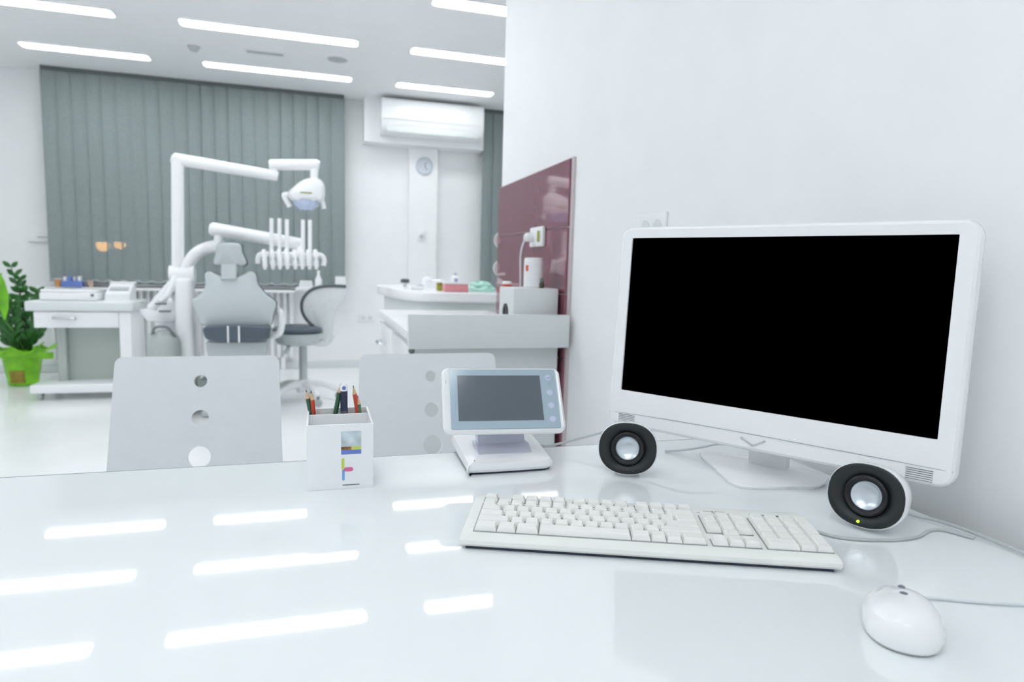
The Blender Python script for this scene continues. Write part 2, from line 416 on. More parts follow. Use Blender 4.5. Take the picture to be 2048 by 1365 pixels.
# ------------------------------------------------------------------ radiators and sill goods
def radiator(x0, x1, label):
    t = thing('radiator', label, 'radiator', ((x0+x1)/2, YB-.07, .1), 0, 'radiators under the window')
    part('top_cover', B2((x0, YB-.30, .778), (x1, YB-.02, .803), .006), white_pl, t, True)
    part('back_panel', B2((x0+.01, YB-.06, .12), (x1-.01, YB-.02, .7775)), white_pl, t, True)
    n = int((x1-x0)/.06); sp = (x1-x0-.02)/n
    rb = mesh_of('rib', B((0, 0, .34), (sp*.62, .045, .66), .012, 2), white_pl)
    for i in range(n):
        o = link('rib', rb, t); o.location = (x0+.01+sp*(i+.5)-(x0+x1)/2, -.013, .012)
    for xx in (x0+.12, x1-.12):
        part('foot', B2((xx-.02, YB-.10, 0), (xx+.02, YB-.03, .125)), white_pl, t, True)
radiator(-2.36, -0.215, 'long white ribbed radiator with shelf top behind the dental chair')
struct('trim_6', B2((-.205, YB-.34, .808), (.27, YB-.101, .838), .006), white_pl, 'short white shelf at the right end of the sill')
# goods on the sill, left
zs = .803
x = at(112, 570, 6.66).x
t = thing('cup', 'orange small cup at the left end of the radiator shelf', 'cup', (x+.02, 6.66, zs)); part('body', L([(.022, 0), (.030, .07), (.026, .07), (.020, .004)], 16), mat('orange_paper', (.75, .36, .14), .5), t); part('rim', L([(.0265, .068), (.0315, .068), (.0315, .073), (.0265, .073)], 16), white_pl, t)
t = thing('storage_box', 'blue open box of supplies on the radiator shelf above the cart', 'box', (x+.13, 6.66, zs))
part('body', plate(rrect(.16, .055, .006, 0, .0275), [], .07, Matrix.Translation((0, -.035, 0))), mat('blue_box', (.18, .26, .66), .4), t)
for k in range(4):
    part('packet', B((-.055+.037*k, 0, .070), (.026, .04, .040+.012*(k % 2)), .003), [white_pl, mat('blue_box', (0, 0, 0)), lilac, white_pl][k], t)
t = thing('cup', 'pale brown small cup right of the blue supply box', 'cup', (x+.265, 6.66, zs)); part('body', L([(.020, 0), (.028, .06), (.024, .06), (.018, .004)], 16), mat('tan_paper', (.60, .44, .36), .5), t); part('rim', L([(.0245, .058), (.0295, .058), (.0295, .063), (.0245, .063)], 16), mat('tan_paper', (0, 0, 0)), t)
# goods on the sill, right
zs = .838
p = at(637, 560, 6.66)
t = thing('spray_bottle', 'small white spray bottle at right end of the sill', 'bottle', (p.x, 6.66, zs))
part('body', L([(.030, 0), (.034, .01), (.034, .075), (.014, .115), (.012, .135)], 18), white_pl, t)
part('cap', L([(.015, .135), (.015, .160), (.008, .166)], 14), white_gl, t)
p = at(683, 552, 6.66)
t = thing('tissue_box', 'white low box by the right edge of the wide blind', 'box', (p.x-.01, 6.66, zs))
part('body', B((0, 0, .05), (.10, .10, .10), .006), white_pl, t); part('lid', B((0, 0, .106), (.104, .104, .012), .004), white_gl, t)
p = at(612, 566, 6.66)
t = thing('folded_towel', 'white folded towel on the sill left of the spray bottle', 'towel', (p.x, 6.66, zs))
for k in range(3): part('fold', B((0, 0, .011+.021*k), (.13-.006*k, .09, .019), .008, 3), dental_w, t)

# ------------------------------------------------------------------ potted plant
px0 = at(48, 770, 6.28)
t = thing('potted_plant', 'dark green leafy plant in a lime paper wrapped pot', 'plant', (px0.x, 6.28, 0))
part('pot', L([(.095, 0), (.105, .01), (.135, .20), (.145, .29), (.135, .29), (.125, .20)], 28), lime, t)
part('soil', L([(.002, .268), (.13, .262), (.13, .25)], 20), soil, t)
def ruffle():
    b = bmesh.new(); rings = []
    for j, (r, h) in enumerate(((.140, .255), (.165, .285), (.20, .315), (.215, .31))):
        ring = []
        for k in range(48):
            a = 2*PI*k/48; w = 1+.22*math.sin(5*a+.6)*j/3+.05*math.sin(11*a)
            ring.append(Vector((r*w*math.cos(a), r*w*math.sin(a), h+.03*math.sin(7*a)*j/3)))
        rings.append(ring)
    loft(b, rings, False, False); bmesh.ops.solidify(b, geom=b.faces[:], thickness=.004); return b
part('paper_frill', ruffle(), lime, t)
part('ribbon_bow', loft(bmesh.new(), [[Vector((.0+sx, -.137+dy-.02*math.sin(PI*(sx+.25)/.5), .27+.012*math.cos(sx*14)+dz)) for dy, dz in ((-.002, -.028), (.002, -.028), (.002, .028), (-.002, .028))] for sx in [-.27+.54*i/12 for i in range(13)]]), lime, t)
part('pot_label', loft(bmesh.new(), [[Vector((.118*math.sin(a)*1.02+0, -.118*math.cos(a)*1.03-(h-.05)*.17, h)) for a in (-.45, -.2, 0, .2, .45)] + [Vector((.112*math.sin(a), -.112*math.cos(a)-(h-.05)*.17, h)) for a in (.45, .2, 0, -.2, -.45)] for h in (.03, .08, .13)]), lime_d, t)
def frond(base, top, lean, n, lw, ll, seed):
    rnd = random.Random(seed); b = bmesh.new()
    P = smooth_path([base, Vector(base).lerp(Vector(top), .5)+Vector(lean), top], 10)
    tube(b, P, [.009*(1-.6*i/(len(P)-1)) for i in range(len(P))], 6)
    ax = (Vector(top)-Vector(base)).normalized()
    for i in range(n):
        f = .22+.78*i/(n-1); q = P[min(int(f*(len(P)-1)), len(P)-1)]
        for s in (-1, 1):
            a = rnd.uniform(-.7, .7) + (0 if s > 0 else PI)
            side = Vector((math.cos(a), math.sin(a)*.8, .45)).normalized(); d = (side+ax*.45).normalized()
            wv = d.cross(Vector((rnd.uniform(-.4, .4), -1, rnd.uniform(-.2, .5)))).normalized(); k = ll*rnd.uniform(.8, 1.15)*(1-.25*f)
            nn = wv.cross(d).normalized()*.006
            pts = [(0, 0), (.25, .8), (.5, 1), (.78, .7), (1, 0)]
            va = [b.verts.new(q+d*k*u+wv*lw*v-nn*.3) for u, v in pts]; vb = [b.verts.new(q+d*k*u-wv*lw*v-nn*.3) for u, v in pts[1:4]]
            mid = [b.verts.new(q+d*k*u+nn) for u in (.25, .5, .78)]
            b.faces.new((va[0], va[1], mid[0])); b.faces.new((va[1], va[2], mid[1], mid[0])); b.faces.new((va[2], va[3], mid[2], mid[1])); b.faces.new((va[3], va[4], mid[2]))
            b.faces.new((va[0], mid[0], vb[0])); b.faces.new((vb[0], mid[0], mid[1], vb[1])); b.faces.new((vb[1], mid[1], mid[2], vb[2])); b.faces.new((vb[2], mid[2], va[4]))
    return b
tips = [(22, 535), (40, 560), (72, 585), (80, 590), (8, 600), (5, 640), (60, 640), (78, 665), (30, 600), (20, 670), (55, 690), (-12, 560)]
for k, (tx, ty) in enumerate(tips):
    q = at(tx, ty, 6.28+(-.1, .05, .12, -.12)[k % 4]) - Vector((px0.x, 6.28, 0))
    a = k*2.1
    part('frond', frond((.05*math.cos(a), .05*math.sin(a), .26), q, (.03*math.cos(a), .03*math.sin(a), .02), 9 if ty < 620 else 6, .019, .105, k), leaf_d, t, smooth=60)
bl = bmesh.new()
q0 = at(8, 640, 6.1)-Vector((px0.x, 6.28, 0)); q1 = at(-14, 528, 6.1)-Vector((px0.x, 6.28, 0))
loft(bl, [[Vector((q0.x+(q1.x-q0.x)*u+s*w+(.02*math.sin(PI*u)), q0.y+(q1.y-q0.y)*u+y, q0.z+(q1.z-q0.z)*u)) for s, y in ((-1, .01), (0, -.006), (1, .01), (0, .012))] for u, w in ((0, .008), (.2, .03), (.45, .043), (.7, .036), (.9, .018), (1, .003))])
part('large_leaf', bl, leaf_l, t, smooth=60, label='single bright yellow green leaf')
part('leaf_stem', T([(0.02, 0, .27), ((q0.x+.02)/2, q0.y/2, .45), tuple(q0)], .007, 6), stem_m, t)

# ------------------------------------------------------------------ rolling cart
YC = 5.55
cx0 = at(50, 610, YC).x; cx1 = at(266, 610, YC).x
t = thing('rolling_cart', 'white rolling cabinet cart with drawer beside the plant', 'cart', ((cx0+cx1)/2, YC+.2, 0))
zt = at(150, 603, YC).z; zu = at(150, 623, YC).z; zl = at(150, 656, YC).z; zb0 = at(150, 768, YC).z; zb1 = at(150, 785, YC).z
part('top', B2((cx0, YC-.02, zu), (cx1, YC+.42, zt), .012, 3), lam, t, True)
dr = part('drawer', B2((cx0+.05, YC-.005, zl), (cx1-.10, YC+.40, zu-.004), .005), dental_w, t, True)
hx = at(130, 630, YC).x
part('handle', T(smooth_path([(hx-.07, YC-.006, zu-.045), (hx-.06, YC-.03, zu-.05), (hx+.06, YC-.03, zu-.055), (hx+.07, YC-.006, zu-.05)]), .008, 8), chrome, dr, True)
part('side_panel', B2((cx1-.098, YC, zb0), (cx1-.02, YC+.40, zu-.004), .004), dental_w, t, True)
part('back_panel', B2((cx0+.14, YC+.20, zb0), (cx1-.10, YC+.24, zl-.001)), cart_pan, t, True)
part('back_column', B2((cx0+.14, YC+.14, zb0), (cx0+.20, YC+.199, zl-.001), .004), cart_pan, t, True)
part('base_shelf', B2((at(63, 780, YC).x, YC-.04, zb1), (cx1, YC+.42, zb0), .010, 3), dental_w, t, True)
for xx in (at(80, 795, YC).x, cx1-.06):
    for yy in (YC+.02, YC+.36):
        c = part('caster', xform(L([(.018, -.012), (.030, -.012), (.033, -.006), (.033, .006), (.030, .012), (.018, .012)], 18), Matrix.Translation((xx, yy, .033)) @ Matrix.Rotation(PI/2, 4, 'Y')), mat('caster_grey', (.45, .5, .5), .3), t, True)
        part('fork', B2((xx-.02, yy-.012, .034), (xx+.02, yy+.016, zb1+.001), .003), steel_d, c, True)
# goods on the cart
xa, xb = at(84, 590, YC+.1).x, at(196, 590, YC+.1).x
t = thing('instrument_box', 'white flat instrument box on the left of the cart', 'box', ((xa+xb)/2, YC+.15, zt))
part('body', B((0, 0, .032), (xb-xa, .22, .060), .012, 3), dental_w, t); part('lid', B((0, 0, .074), (xb-xa-.012, .21, .022), .008, 3), white_gl, t)
part('latch', B(((xb-xa)/2-.02, -.112, .045), (.02, .01, .02), .002), steel_d, t)
xa, xb = at(214, 590, YC+.2).x, at(262, 590, YC+.2).x
t = thing('curing_station', 'small white device with slot on the right of the cart', 'device', ((xa+xb)/2, YC+.25, zt))
part('body', loft(bmesh.new(), [[Vector((x, y, z)) for y, z in ((-.10, 0), (-.10, .05), (.06, .13), (.10, .13), (.10, 0))] for x in (-(xb-xa)/2, (xb-xa)/2)]), dental_w, t)
part('slot', B((0, -.03, .093), (.13, .05, .004), .001, xf=Matrix.Translation((0, -.03, .093)) @ Matrix.Rotation(.46, 4, 'X') @ Matrix.Translation((0, .03, -.093))), vent_m, t)
part('top_tray', B((0, .08, .136), ((xb-xa)+.02, .05, .012), .003), white_gl, t)

# ------------------------------------------------------------------ dental chair
YD = 4.7
cx = at(465, 650, YD).x
t = thing('dental_chair', 'dental treatment chair seen from behind with grey backrest', 'dental chair', (cx, YD, 0))
def px_plate(pts, Y, th, tilt=0.0, holes=()):
    Q = [at(a, b, Y) for a, b in pts]
    return plate([(q.x, q.z) for q in Q], [], th, Matrix.Translation((0, Y, 0)))
def dense(pts, n=4):
    P = [Vector((a, b, 0)) for a, b in pts]; P = P + [P[0]]
    out = []
    N = len(pts)
    for i in range(N):
        a, b, c, d = P[(i-1) % N], P[i], P[(i+1) % N], P[(i+2) % N]
        for k in range(n):
            u = k/n; v = 0.5*((2*b)+(c-a)*u+(2*a-5*b+4*c-d)*u*u+(3*b-a-3*c+d)*u**3); out.append((v.x, v.y))
    return out
bp = dense([(409, 549), (419, 543), (430, 548), (445, 553), (460, 555), (476, 553), (490, 548), (500, 543), (511, 549), (516, 570), (531, 588), (549, 602), (552, 612), (546, 632), (541, 650), (520, 654), (465, 655), (405, 652), (397, 638), (387, 615), (383, 603), (388, 597), (404, 585), (410, 568)], 3)
def shell(pts, Y, layers, m_):                   # layered outline: (inset factor, y offset)
    Q = [at(a, b, Y) for a, b in pts]; c = Vector((0, 0, 0))
    for q in Q: c += q
    c /= len(Q)
    return loft(bmesh.new(), [[Vector((c.x+(q.x-c.x)*s, Y+dy, c.z+(q.z-c.z)*s)) for q in Q] for s, dy in layers])
part('backrest', shell(bp, YD, [(.80, -.012), (.96, -.004), (1, .012), (1, .03), (.97, .045)], None), dental_g, t, True)
part('back_cushion', shell(bp, YD, [(.96, .046), (1.015, .055), (1.015, .09), (.97, .11)], None), vinyl_d, t, True)
hp = dense([(434, 489), (457, 486), (480, 489), (484, 505), (492, 524), (488, 532), (474, 531), (456, 533), (440, 531), (429, 530), (427, 524), (432, 505)], 3)
part('headrest', shell(hp, YD, [(.7, -.03), (.93, -.022), (1, 0), (1, .02), (.96, .03)], None), dental_m, t, True)
part('headrest_cushion', shell(hp, YD, [(.98, .031), (1.06, .04), (1.06, .08), (.9, .10)], None), vinyl_d, t, True)
sp = [(443, 525), (474, 525), (474, 560), (443, 560)]
part('headrest_stem', shell(sp, YD, [(.9, -.028), (1, -.018), (1, .02)], None), dental_g, t, True)
part('headrest_pocket', px_plate(dense([(440, 547), (478, 547), (470, 558), (450, 558)], 3), YD-.008, .012), steel_d, t, True)
sc_ = dense([(406, 657), (420, 653), (465, 651), (528, 653), (541, 657), (540, 668), (533, 680), (465, 685), (418, 681), (408, 670)], 3)
part('seat_cushion', shell(sc_, YD-.1, [(.85, -.02), (.97, -.012), (1, .0), (1, .10), (.95, .115)], None), vinyl_d, t, True)
for px in (456, 478):
    a, b = at(px-2, 652, YD-.125), at(px+2, 686, YD-.125)
    part('strap', B2((a.x, YD-.127, b.z), (b.x, YD-.121, a.z), .001), dental_w, t, True)
a, b = at(414, 684, YD), at(534, 720, YD)
part('seat_shell', loft(bmesh.new(), [[Vector(((a.x+b.x)/2+(x-(a.x+b.x)/2)*s, y, z)) for x, y in ((a.x, YD-.06), (b.x, YD-.06), (b.x, YD+.28), (a.x, YD+.28))] for z, s in ((a.z, 1.0), (b.z+.02, .93), (b.z-.08, .75))]), dental_m, t, True)
part('leg_rest', B2((a.x+.02, YD+.28, a.z-.06), (b.x-.07, YD+1.25, a.z+.04), .03, 3), vinyl_d, t, True)
part('pedestal', loft(bmesh.new(), [[Vector((cx-.06+x*s*.92, YD+.42+y*s2, z)) for x, y in ((-.2, -.25), (.2, -.25), (.2, .3), (-.2, .3))] for z, s, s2 in ((.05, 1, 1.2), (.24, .97, 1.1), (.28, .6, .6), (b.z-.07, .6, .6))]), mat('pedestal_grey', (.26, .30, .28), .45), t, True)
part('base_plate', B2((cx-.22, YD+.05, 0), (cx+.12, YD+1.1, .05), .02, 3), dental_m, t, True)
q = at(545, 640, YD+.1)
part('armrest', T(smooth_path([(q.x, YD+.12, q.z+.06), (q.x+.05, YD+.10, q.z+.05), (q.x+.05, YD+.08, q.z-.08), (q.x-.02, YD+.1, q.z-.12)]), .025, 10), dental_w, t, True)

# ------------------------------------------------------------------ dental unit with lamp and instruments
YU = 5.0
pc = at(355, 560, YU)
t = thing('dental_unit', 'white dental unit with lamp arm and instrument tray behind the chair', 'dental unit', (pc.x, YU, 0))
def pt(px, py, Y=YU): return tuple(at(px, py, Y))
part('column', T([pt(356, 560), pt(355, 322)], .040, 20), dental_w, t, True)
part('lamp_arm', T([pt(344, 316), pt(349, 318), pt(552, 352), pt(556, 353)], [.030, .042, .036, .030], 18), dental_w, t, True)
part('arm_knuckle', T([pt(548, 353), pt(547, 332)], .026, 14), dental_w, t, True)
part('lamp_spring_arm', T([pt(538, 330), pt(542, 330), pt(634, 330), pt(639, 331)], [.030, .038, .038, .030], 18), dental_w, t, True)
part('lamp_neck', T([pt(629, 336), pt(628, 362)], [.030, .026], 14), dental_w, t, True)
lh = dense([(574, 388), (588, 372), (608, 358), (632, 355), (646, 364), (650, 380), (648, 398), (640, 404), (610, 406), (586, 402)], 3)
head = part('lamp_head', shell(lh, YU-.05, [(.55, -.05), (.85, -.03), (1, .02), (1, .07), (.7, .12)], None), dental_w, t, True)
part('lens', loft(bmesh.new(), [[Vector((at(612, 404, YU).x+r*math.cos(2*PI*k/20), YU-.02+.75*r*math.sin(2*PI*k/20), z)) for k in range(20)] for r, z in ((.095, at(612, 401, YU).z), (.085, at(612, 412, YU).z), (.045, at(612, 421, YU).z))]), lens_m, head, True)
a, b = at(600, 383, YU-.12), at(624, 387, YU-.12)
part('switch', B2((a.x, YU-.105, b.z), (b.x, YU-.088, a.z), .003), brass, head, True)
part('handle', T(smooth_path([pt(582, 390), pt(570, 389), pt(569, 394), pt(580, 414)]), .018, 10), dental_w, head, True)
part('handle', T([pt(643, 398), pt(648, 418)], .017, 10), dental_w, head, True)
part('delivery_arm', T([pt(419, 457, 4.9), pt(424, 458, 4.9), pt(600, 488, 4.9), pt(606, 490, 4.9)], [.032, .045, .042, .032], 18), dental_w, t, True)
part('arm_pivot', T([pt(437, 470, 4.9), pt(436, 492, 4.9)], .028, 14), dental_w, t, True)
part('curved_arm', T(smooth_path([pt(368, 552), pt(376, 530), pt(392, 508), pt(415, 496), pt(442, 491, 4.9)]), .042, 16), dental_w, t, True)
part('pivot_housing', T([pt(340, 548), pt(390, 548)], .058, 18), dental_w, t, True)
# instrument tray
YT = 4.8
a, b = at(538, 503, YT), at(628, 536, YT)
part('tray', B2((a.x, YT-.02, b.z+.01), (b.x, YT+.22, a.z), .015, 3), dental_w, t, True)
part('tray_post', T([pt(602, 492, 4.9), pt(598, 512, 4.85)], .03, 12), dental_w, t, True)
for k, px in enumerate((529, 545, 559, 574, 590, 604, 618, 632)):
    e = part('handpiece', T(smooth_path([pt(px-2, 500, YT-.05), pt(px, 512, YT-.06), pt(px+1, 530, YT-.06), pt(px+1, 538, YT-.05)], 3), [.012]+[.017]*7+[.012]*2, 10), dental_w, t, True)
    part('holder', B2(tuple(at(px-5, 522, YT-.075)), tuple(at(px+6, 514, YT-.02)), .004), dental_m if k % 3 == 1 else dental_w, e, True)
for px, y0, y1 in ((543, 437, 505), (559, 437, 505), (574, 439, 505), (606, 440, 508), (620, 440, 508)):
    part('whip_rod', T([pt(px, y1, YT-.02), pt(px, y0, YT-.02)], .0135, 10), dental_w, t, True)
part('tray_handle', T(smooth_path([pt(538, 508, YT), pt(520, 510, YT), pt(516, 518, YT), pt(516, 528, YT)]), .018, 10), dental_w, t, True)
part('tray_handle', T(smooth_path([pt(628, 508, YT), pt(643, 512, YT), pt(648, 520, YT), pt(647, 532, YT)]), .018, 10), dental_w, t, True)
# assistant side and cuspidor
part('suction_arm', T([pt(346, 566, 4.9), pt(302, 618, 4.9)], .030, 14), dental_w, t, True)
part('suction_tube', T(smooth_path([pt(350, 552, 4.88), pt(338, 585, 4.84), pt(322, 603, 4.84)]), .020, 10), dental_w, t, True)
a, b = at(318, 596, 5.1), at(388, 720, 5.1)
part('unit_body', B2((a.x, 5.0, .02), (b.x, 5.4, a.z), .04, 4), dental_w, t, True)
c0 = at(326, 632, 4.95)
part('cuspidor_bowl', L([(.03, -.05), (.10, -.03), (.135, .02), (.14, .045), (.125, .045), (.10, .0), (.02, -.02)], 28, (c0.x, 4.95, c0.z)), white_gl, t, True)
part('cup_filler', T(smooth_path([pt(350, 640, 4.95), pt(348, 600, 4.95), pt(338, 590, 4.95), pt(330, 604, 4.95)]), .012, 8), dental_w, t, True)
for px, py in ((322, 608), (330, 623)):
    q = at(px, py, 4.82); part('tip_rest', B((q.x, q.y, q.z), (.07, .03, .012), .003), steel_d, t, True)
c1 = at(344, 690, 4.9)
part('separator_jar', L([(.09, -.20), (.105, -.18), (.105, .02), (.095, .065), (.065, .10), (.02, .115)], 24, (c1.x-.03, 4.80, c1.z)), mat('smoky_jar', (.42, .46, .45), .12), t, True)
part('jar_handle', T(smooth_path([(c1.x-.09, 4.76, c1.z+.08), (c1.x-.06, 4.72, c1.z+.135), (c1.x+.01, 4.72, c1.z+.135), (c1.x+.05, 4.76, c1.z+.07)]), .010, 8), steel_d, t, True)
part('unit_foot', B2((a.x-.04, 4.68, 0), (b.x-.02, 5.42, .055), .02, 3), dental_m, t, True)
part('side_shroud', B2((at(349, 600, 4.86).x, 4.84, .06), (at(386, 600, 4.86).x, 4.98, at(360, 556, 4.86).z), .03, 4), dental_w, t, True)

# ------------------------------------------------------------------ dentist stool
ys = 5.25
sx = at(606, 700, ys).x
t = thing('operator_stool', 'dentist stool with dark padded seat and curved backrest', 'stool', (sx, ys, 0))
zseat = at(592, 664, ys).z
sxc = at(595, 664, ys).x
def oval(cx, cy, rx, ry, z, n=28, e=2.4): return [Vector((cx+math.copysign(abs(math.cos(2*PI*k/n))**(2/e), math.cos(2*PI*k/n))*rx, cy+math.copysign(abs(math.sin(2*PI*k/n))**(2/e), math.sin(2*PI*k/n))*ry, z)) for k in range(n)]
part('seat_cushion', loft(bmesh.new(), [oval(sxc, ys, .165, .19, zseat-.005), oval(sxc, ys, .185, .205, zseat+.01), oval(sxc, ys, .18, .20, zseat+.03), oval(sxc, ys, .14, .16, zseat+.048), oval(sxc, ys, .05, .06, zseat+.046)]), vinyl_d, t, True)
part('seat_shell', loft(bmesh.new(), [oval(sxc, ys, .09, .10, zseat-.105), oval(sxc, ys, .15, .165, zseat-.085), oval(sxc, ys, .185, .20, zseat-.02), oval(sxc, ys, .19, .205, zseat-.004)]), dental_g, t, True)
part('lever', T([(sxc-.06, ys-.10, zseat-.10), (sxc-.08, ys-.20, zseat-.135)], [.012, .016], 8), dental_m, t, True)
part('gas_column', T([(sx, ys, .09), (sx, ys, zseat-.09)], .030, 16), dental_m, t, True)
part('hub', L([(.05, .07), (.055, .09), (.045, .15), (.033, .17)], 20, (sx, ys, 0)), dental_w, t, True)
for k in range(5):
    a = -1.15+2*PI*k/5; dx, dy = math.cos(a), math.sin(a)
    part('base_leg', T(smooth_path([(sx+dx*.03, ys+dy*.03, .135), (sx+dx*.15, ys+dy*.15, .125), (sx+dx*.27, ys+dy*.27, .072)], 4), [.028]*4+[.024]*4+[.018], 10), dental_w, t, True)
    cst = part('caster', xform(L([(.012, -.014), (.026, -.014), (.028, 0), (.026, .014), (.012, .014)], 16), Matrix.Translation((sx+dx*.27, ys+dy*.27, .028)) @ Matrix.Rotation(a+.6, 4, 'Z') @ Matrix.Rotation(PI/2, 4, 'X')), mat('caster_grey', (0, 0, 0)), t, True)
    part('caster_stem', T([(sx+dx*.27, ys+dy*.27, .03), (sx+dx*.27, ys+dy*.27, .075)], .010, 8), steel_d, cst, True)
# backrest: shell curved round the right side of the seat
edge = [(692, 573), (665, 572), (640, 574), (620, 582), (606, 598), (603, 616), (608, 632), (620, 647), (634, 658)]
ep = [at(a, b, ys-.02) for a, b in edge]
part('back_pad_edge', T(smooth_path([tuple(e) for e in ep], 5), .012, 8), rim_g, t, True)
outl = dense(edge + [(650, 690), (663, 680), (668, 640), (680, 610), (694, 590)], 3)
part('backrest', shell(outl, ys, [(.93, -.02), (.985, -.012), (.985, .05), (.9, .07)], None), mat('stool_shell', (.82, .84, .85), .4), t, True)
part('back_bracket', T(smooth_path([(sxc+.05, ys, zseat-.06), (sxc+.20, ys+.01, zseat-.09), (sxc+.255, ys+.02, zseat-.02)]), .03, 10), mat('stool_shell', (0, 0, 0)), t, True)

# ------------------------------------------------------------------ work counter on the right
KX, KY0, KY1, KZ = .305, 2.295, 3.46, .835
t = thing('work_counter', 'pale grey counter unit against the maroon tiled wall', 'counter', ((KX+XW)/2, (KY0+KY1)/2, 0))
part('end_panel', B2((KX-.006, KY0-.06, .779), (XW-.017, KY0-.026, .900), .003), lam, t, True)
part('worktop', B2((KX, KY0-.0259, .80), (XW-.022, KY1, KZ), .003), top_m, t, True)
part('carcass', B2((KX+.025, KY0+.012, .06), (XW-.035, KY1-.02, .7995)), lam, t, True)
part('plinth', B2((KX+.06, KY0+.03, 0), (XW-.04, KY1-.05, .0599)), lam, t, True)
for i in range(2):
    y0 = KY0+.04+i*.55
    for j, (z0, z1) in enumerate(((.62, .775), (.36, .61), (.08, .35))):
        d = part('drawer', B2((KX+.005, y0, z0), (KX+.0249, y0+.54, z1), .003), dental_w, t, True)
        part('handle', T(smooth_path([(KX+.006, y0+.20, (z0+z1)/2), (KX-.03, y0+.215, (z0+z1)/2), (KX-.03, y0+.325, (z0+z1)/2), (KX+.006, y0+.34, (z0+z1)/2)]), .006, 8), brass if False else chrome, d, True)
part('corner_knob', L([(.004, 0), (.012, .004), (.010, .012), (.003, .014)], 12, (KX+.014, KY0+.012, .765), 'y'), steel_d, t, True)

# box standing on the counter
bx0, bx1 = at(1027, 600, 2.33).x, at(1117, 600, 2.33).x
bx1 = min(bx1, XW-.03)
t = thing('equipment_box', 'pale grey metal box with dark opening on the counter', 'box', ((bx0+bx1)/2, 2.42, KZ))
bzt = at(1070, 577, 2.33).z
part('casing', B2((bx0, 2.33, KZ+.0008), (bx1, 2.53, bzt), .004), lam, t, True)
part('side_port', xform(L([(.034, .001), (.034, .004), (.026, .004), (.020, .0015)], 20), Matrix.Translation((bx0, 2.43, KZ+.062)) @ Matrix.Rotation(-PI/2, 4, 'Y')), black_rb, t, True)
q = at(1066, 577, 2.42)
t = thing('canister', 'white ribbed canister on top of the equipment box', 'canister', (q.x, 2.42, bzt))
prof = [(.036, 0)]
hh = at(1066, 516, 2.42).z-bzt
for i in range(9):
    z = hh*(i+.3)/10; prof += [(.038, z), (.0385, z+hh*.05), (.0365, z+hh*.065)]
part('body', L(prof+[(.037, hh*.97), (.034, hh*.975)], 28), white_pl, t); part('lid', L([(.0345, hh*.972), (.036, hh*.985), (.032, hh*1.0), (.01, hh*1.005)], 28), white_gl, t)
part('print', loft(bmesh.new(), [[Vector((.0395*math.sin(a), -.0395*math.cos(a), z)) for a in (-1.2, -1.05, -.9)]+[Vector((.037*math.sin(a), -.037*math.cos(a), z)) for a in (-.9, -1.05, -1.2)] for z in (hh*.55, hh*.75)]), red_m, t)
q = at(1028, 574, 2.52)
t = thing('small_tub', 'tiny white tub with red band on the equipment box', 'tub', (bx0+.022, 2.50, bzt))
part('body', L([(.017, 0), (.019, .010), (.017, .010)], 18), red_m, t); part('lid', L([(.0195, .010), (.0195, .018), (.014, .021)], 18), white_pl, t)
t = thing('small_bottle', 'small dark bottle beside the canister on the box', 'bottle', (bx1-.05, 2.385, bzt))
part('body', L([(.009, 0), (.010, .002), (.010, .016), (.005, .024)], 14), mat('dark_glass', (.06, .065, .03), .2), t); part('cap', L([(.007, .024), (.007, .036), (.004, .038)], 12), steel_d, t)
# socket with plugged cord on the tiles
t = thing('wall_socket', 'white socket with plug on the maroon tiles', 'socket', (XW-.0175, 2.615, 1.202), -PI/2)
part('plate', B((0, -.008, 0), (.165, .016, .082), .005), white_pl, t)
part('insert', L([(.022, .0165), (.026, .018), (.026, .017)], 18, (.04, 0, 0), 'y'), lam, t)
pg = part('plug', L([(.019, .017), (.020, .045), (.012, .055)], 16, (-.035, 0, -.002), 'y'), white_gl, t)
part('switch_rocker', B((.042, -.018, 0), (.022, .006, .045), .002), brass, t)
cw = bmesh.new()
tube(cw, smooth_path([(XW-.07, 2.645, 1.195), (XW-.085, 2.65, 1.13), (XW-.08, 2.66, 1.02), (XW-.07, 2.70, .95), (XW-.06, 2.80, .90), (XW-.06, 2.81, KZ+.005)], 8), .0045, 8)
tag(link('power_cord', mesh_of('power_cord', cw, cable_w)), 'white power cord hanging from the socket on the tiles', 'cord')
cw = tube(bmesh.new(), smooth_path([(bx1+.006, 2.42, KZ+.045), (bx1+.011, 2.40, KZ+.055), (bx1+.013, 2.36, KZ+.04), (bx1+.012, 2.33, KZ+.006)], 8), .005, 8)
tag(link('power_cord', mesh_of('power_cord', cw, cable_w)), 'short white cord curling from the right side of the equipment box', 'cord')

# ------------------------------------------------------------------ wash counter beyond
t = thing('wash_counter', 'white rounded wash counter beyond the tiled wall holding small goods', 'counter', (.75, 4.2, 0))
wz = .928
ol = dense([(.44, 4.75), (.425, 4.2), (.45, 3.85), (.53, 3.62), (.66, 3.54), (.85, 3.52), (1.00, 3.53), (1.03, 3.58), (1.03, 4.0), (1.03, 4.75)], 5)
def slab(ol, z0, z1, s=1.0):
    c = (sum(p[0] for p in ol)/len(ol), sum(p[1] for p in ol)/len(ol))
    return loft(bmesh.new(), [[Vector((c[0]+(x-c[0])*k, c[1]+(y-c[1])*k, z)) for x, y in ol] for z, k in ((z0, s*.985), (z0+.008, s), (z1-.008, s), (z1, s*.985))])
part('worktop', slab(ol, wz-.055, wz), top_m, t, True)
part('cabinet', slab(ol, .05, wz-.056, .88), lam, t, True)
part('plinth', slab(ol, 0, .0495, .8), lam, t, True)
def onwash(px, Y): return at(px, 580, Y).x
x = onwash(911, 3.62)
t = thing('tissue_carton', 'pink and white low carton on the wash counter', 'carton', (x, 3.62, wz)); part('body', B((0, 0, .022), (.135, .07, .044), .003), pink, t); part('lid', B((0, 0, .050), (.140, .074, .011), .002), white_pl, t)
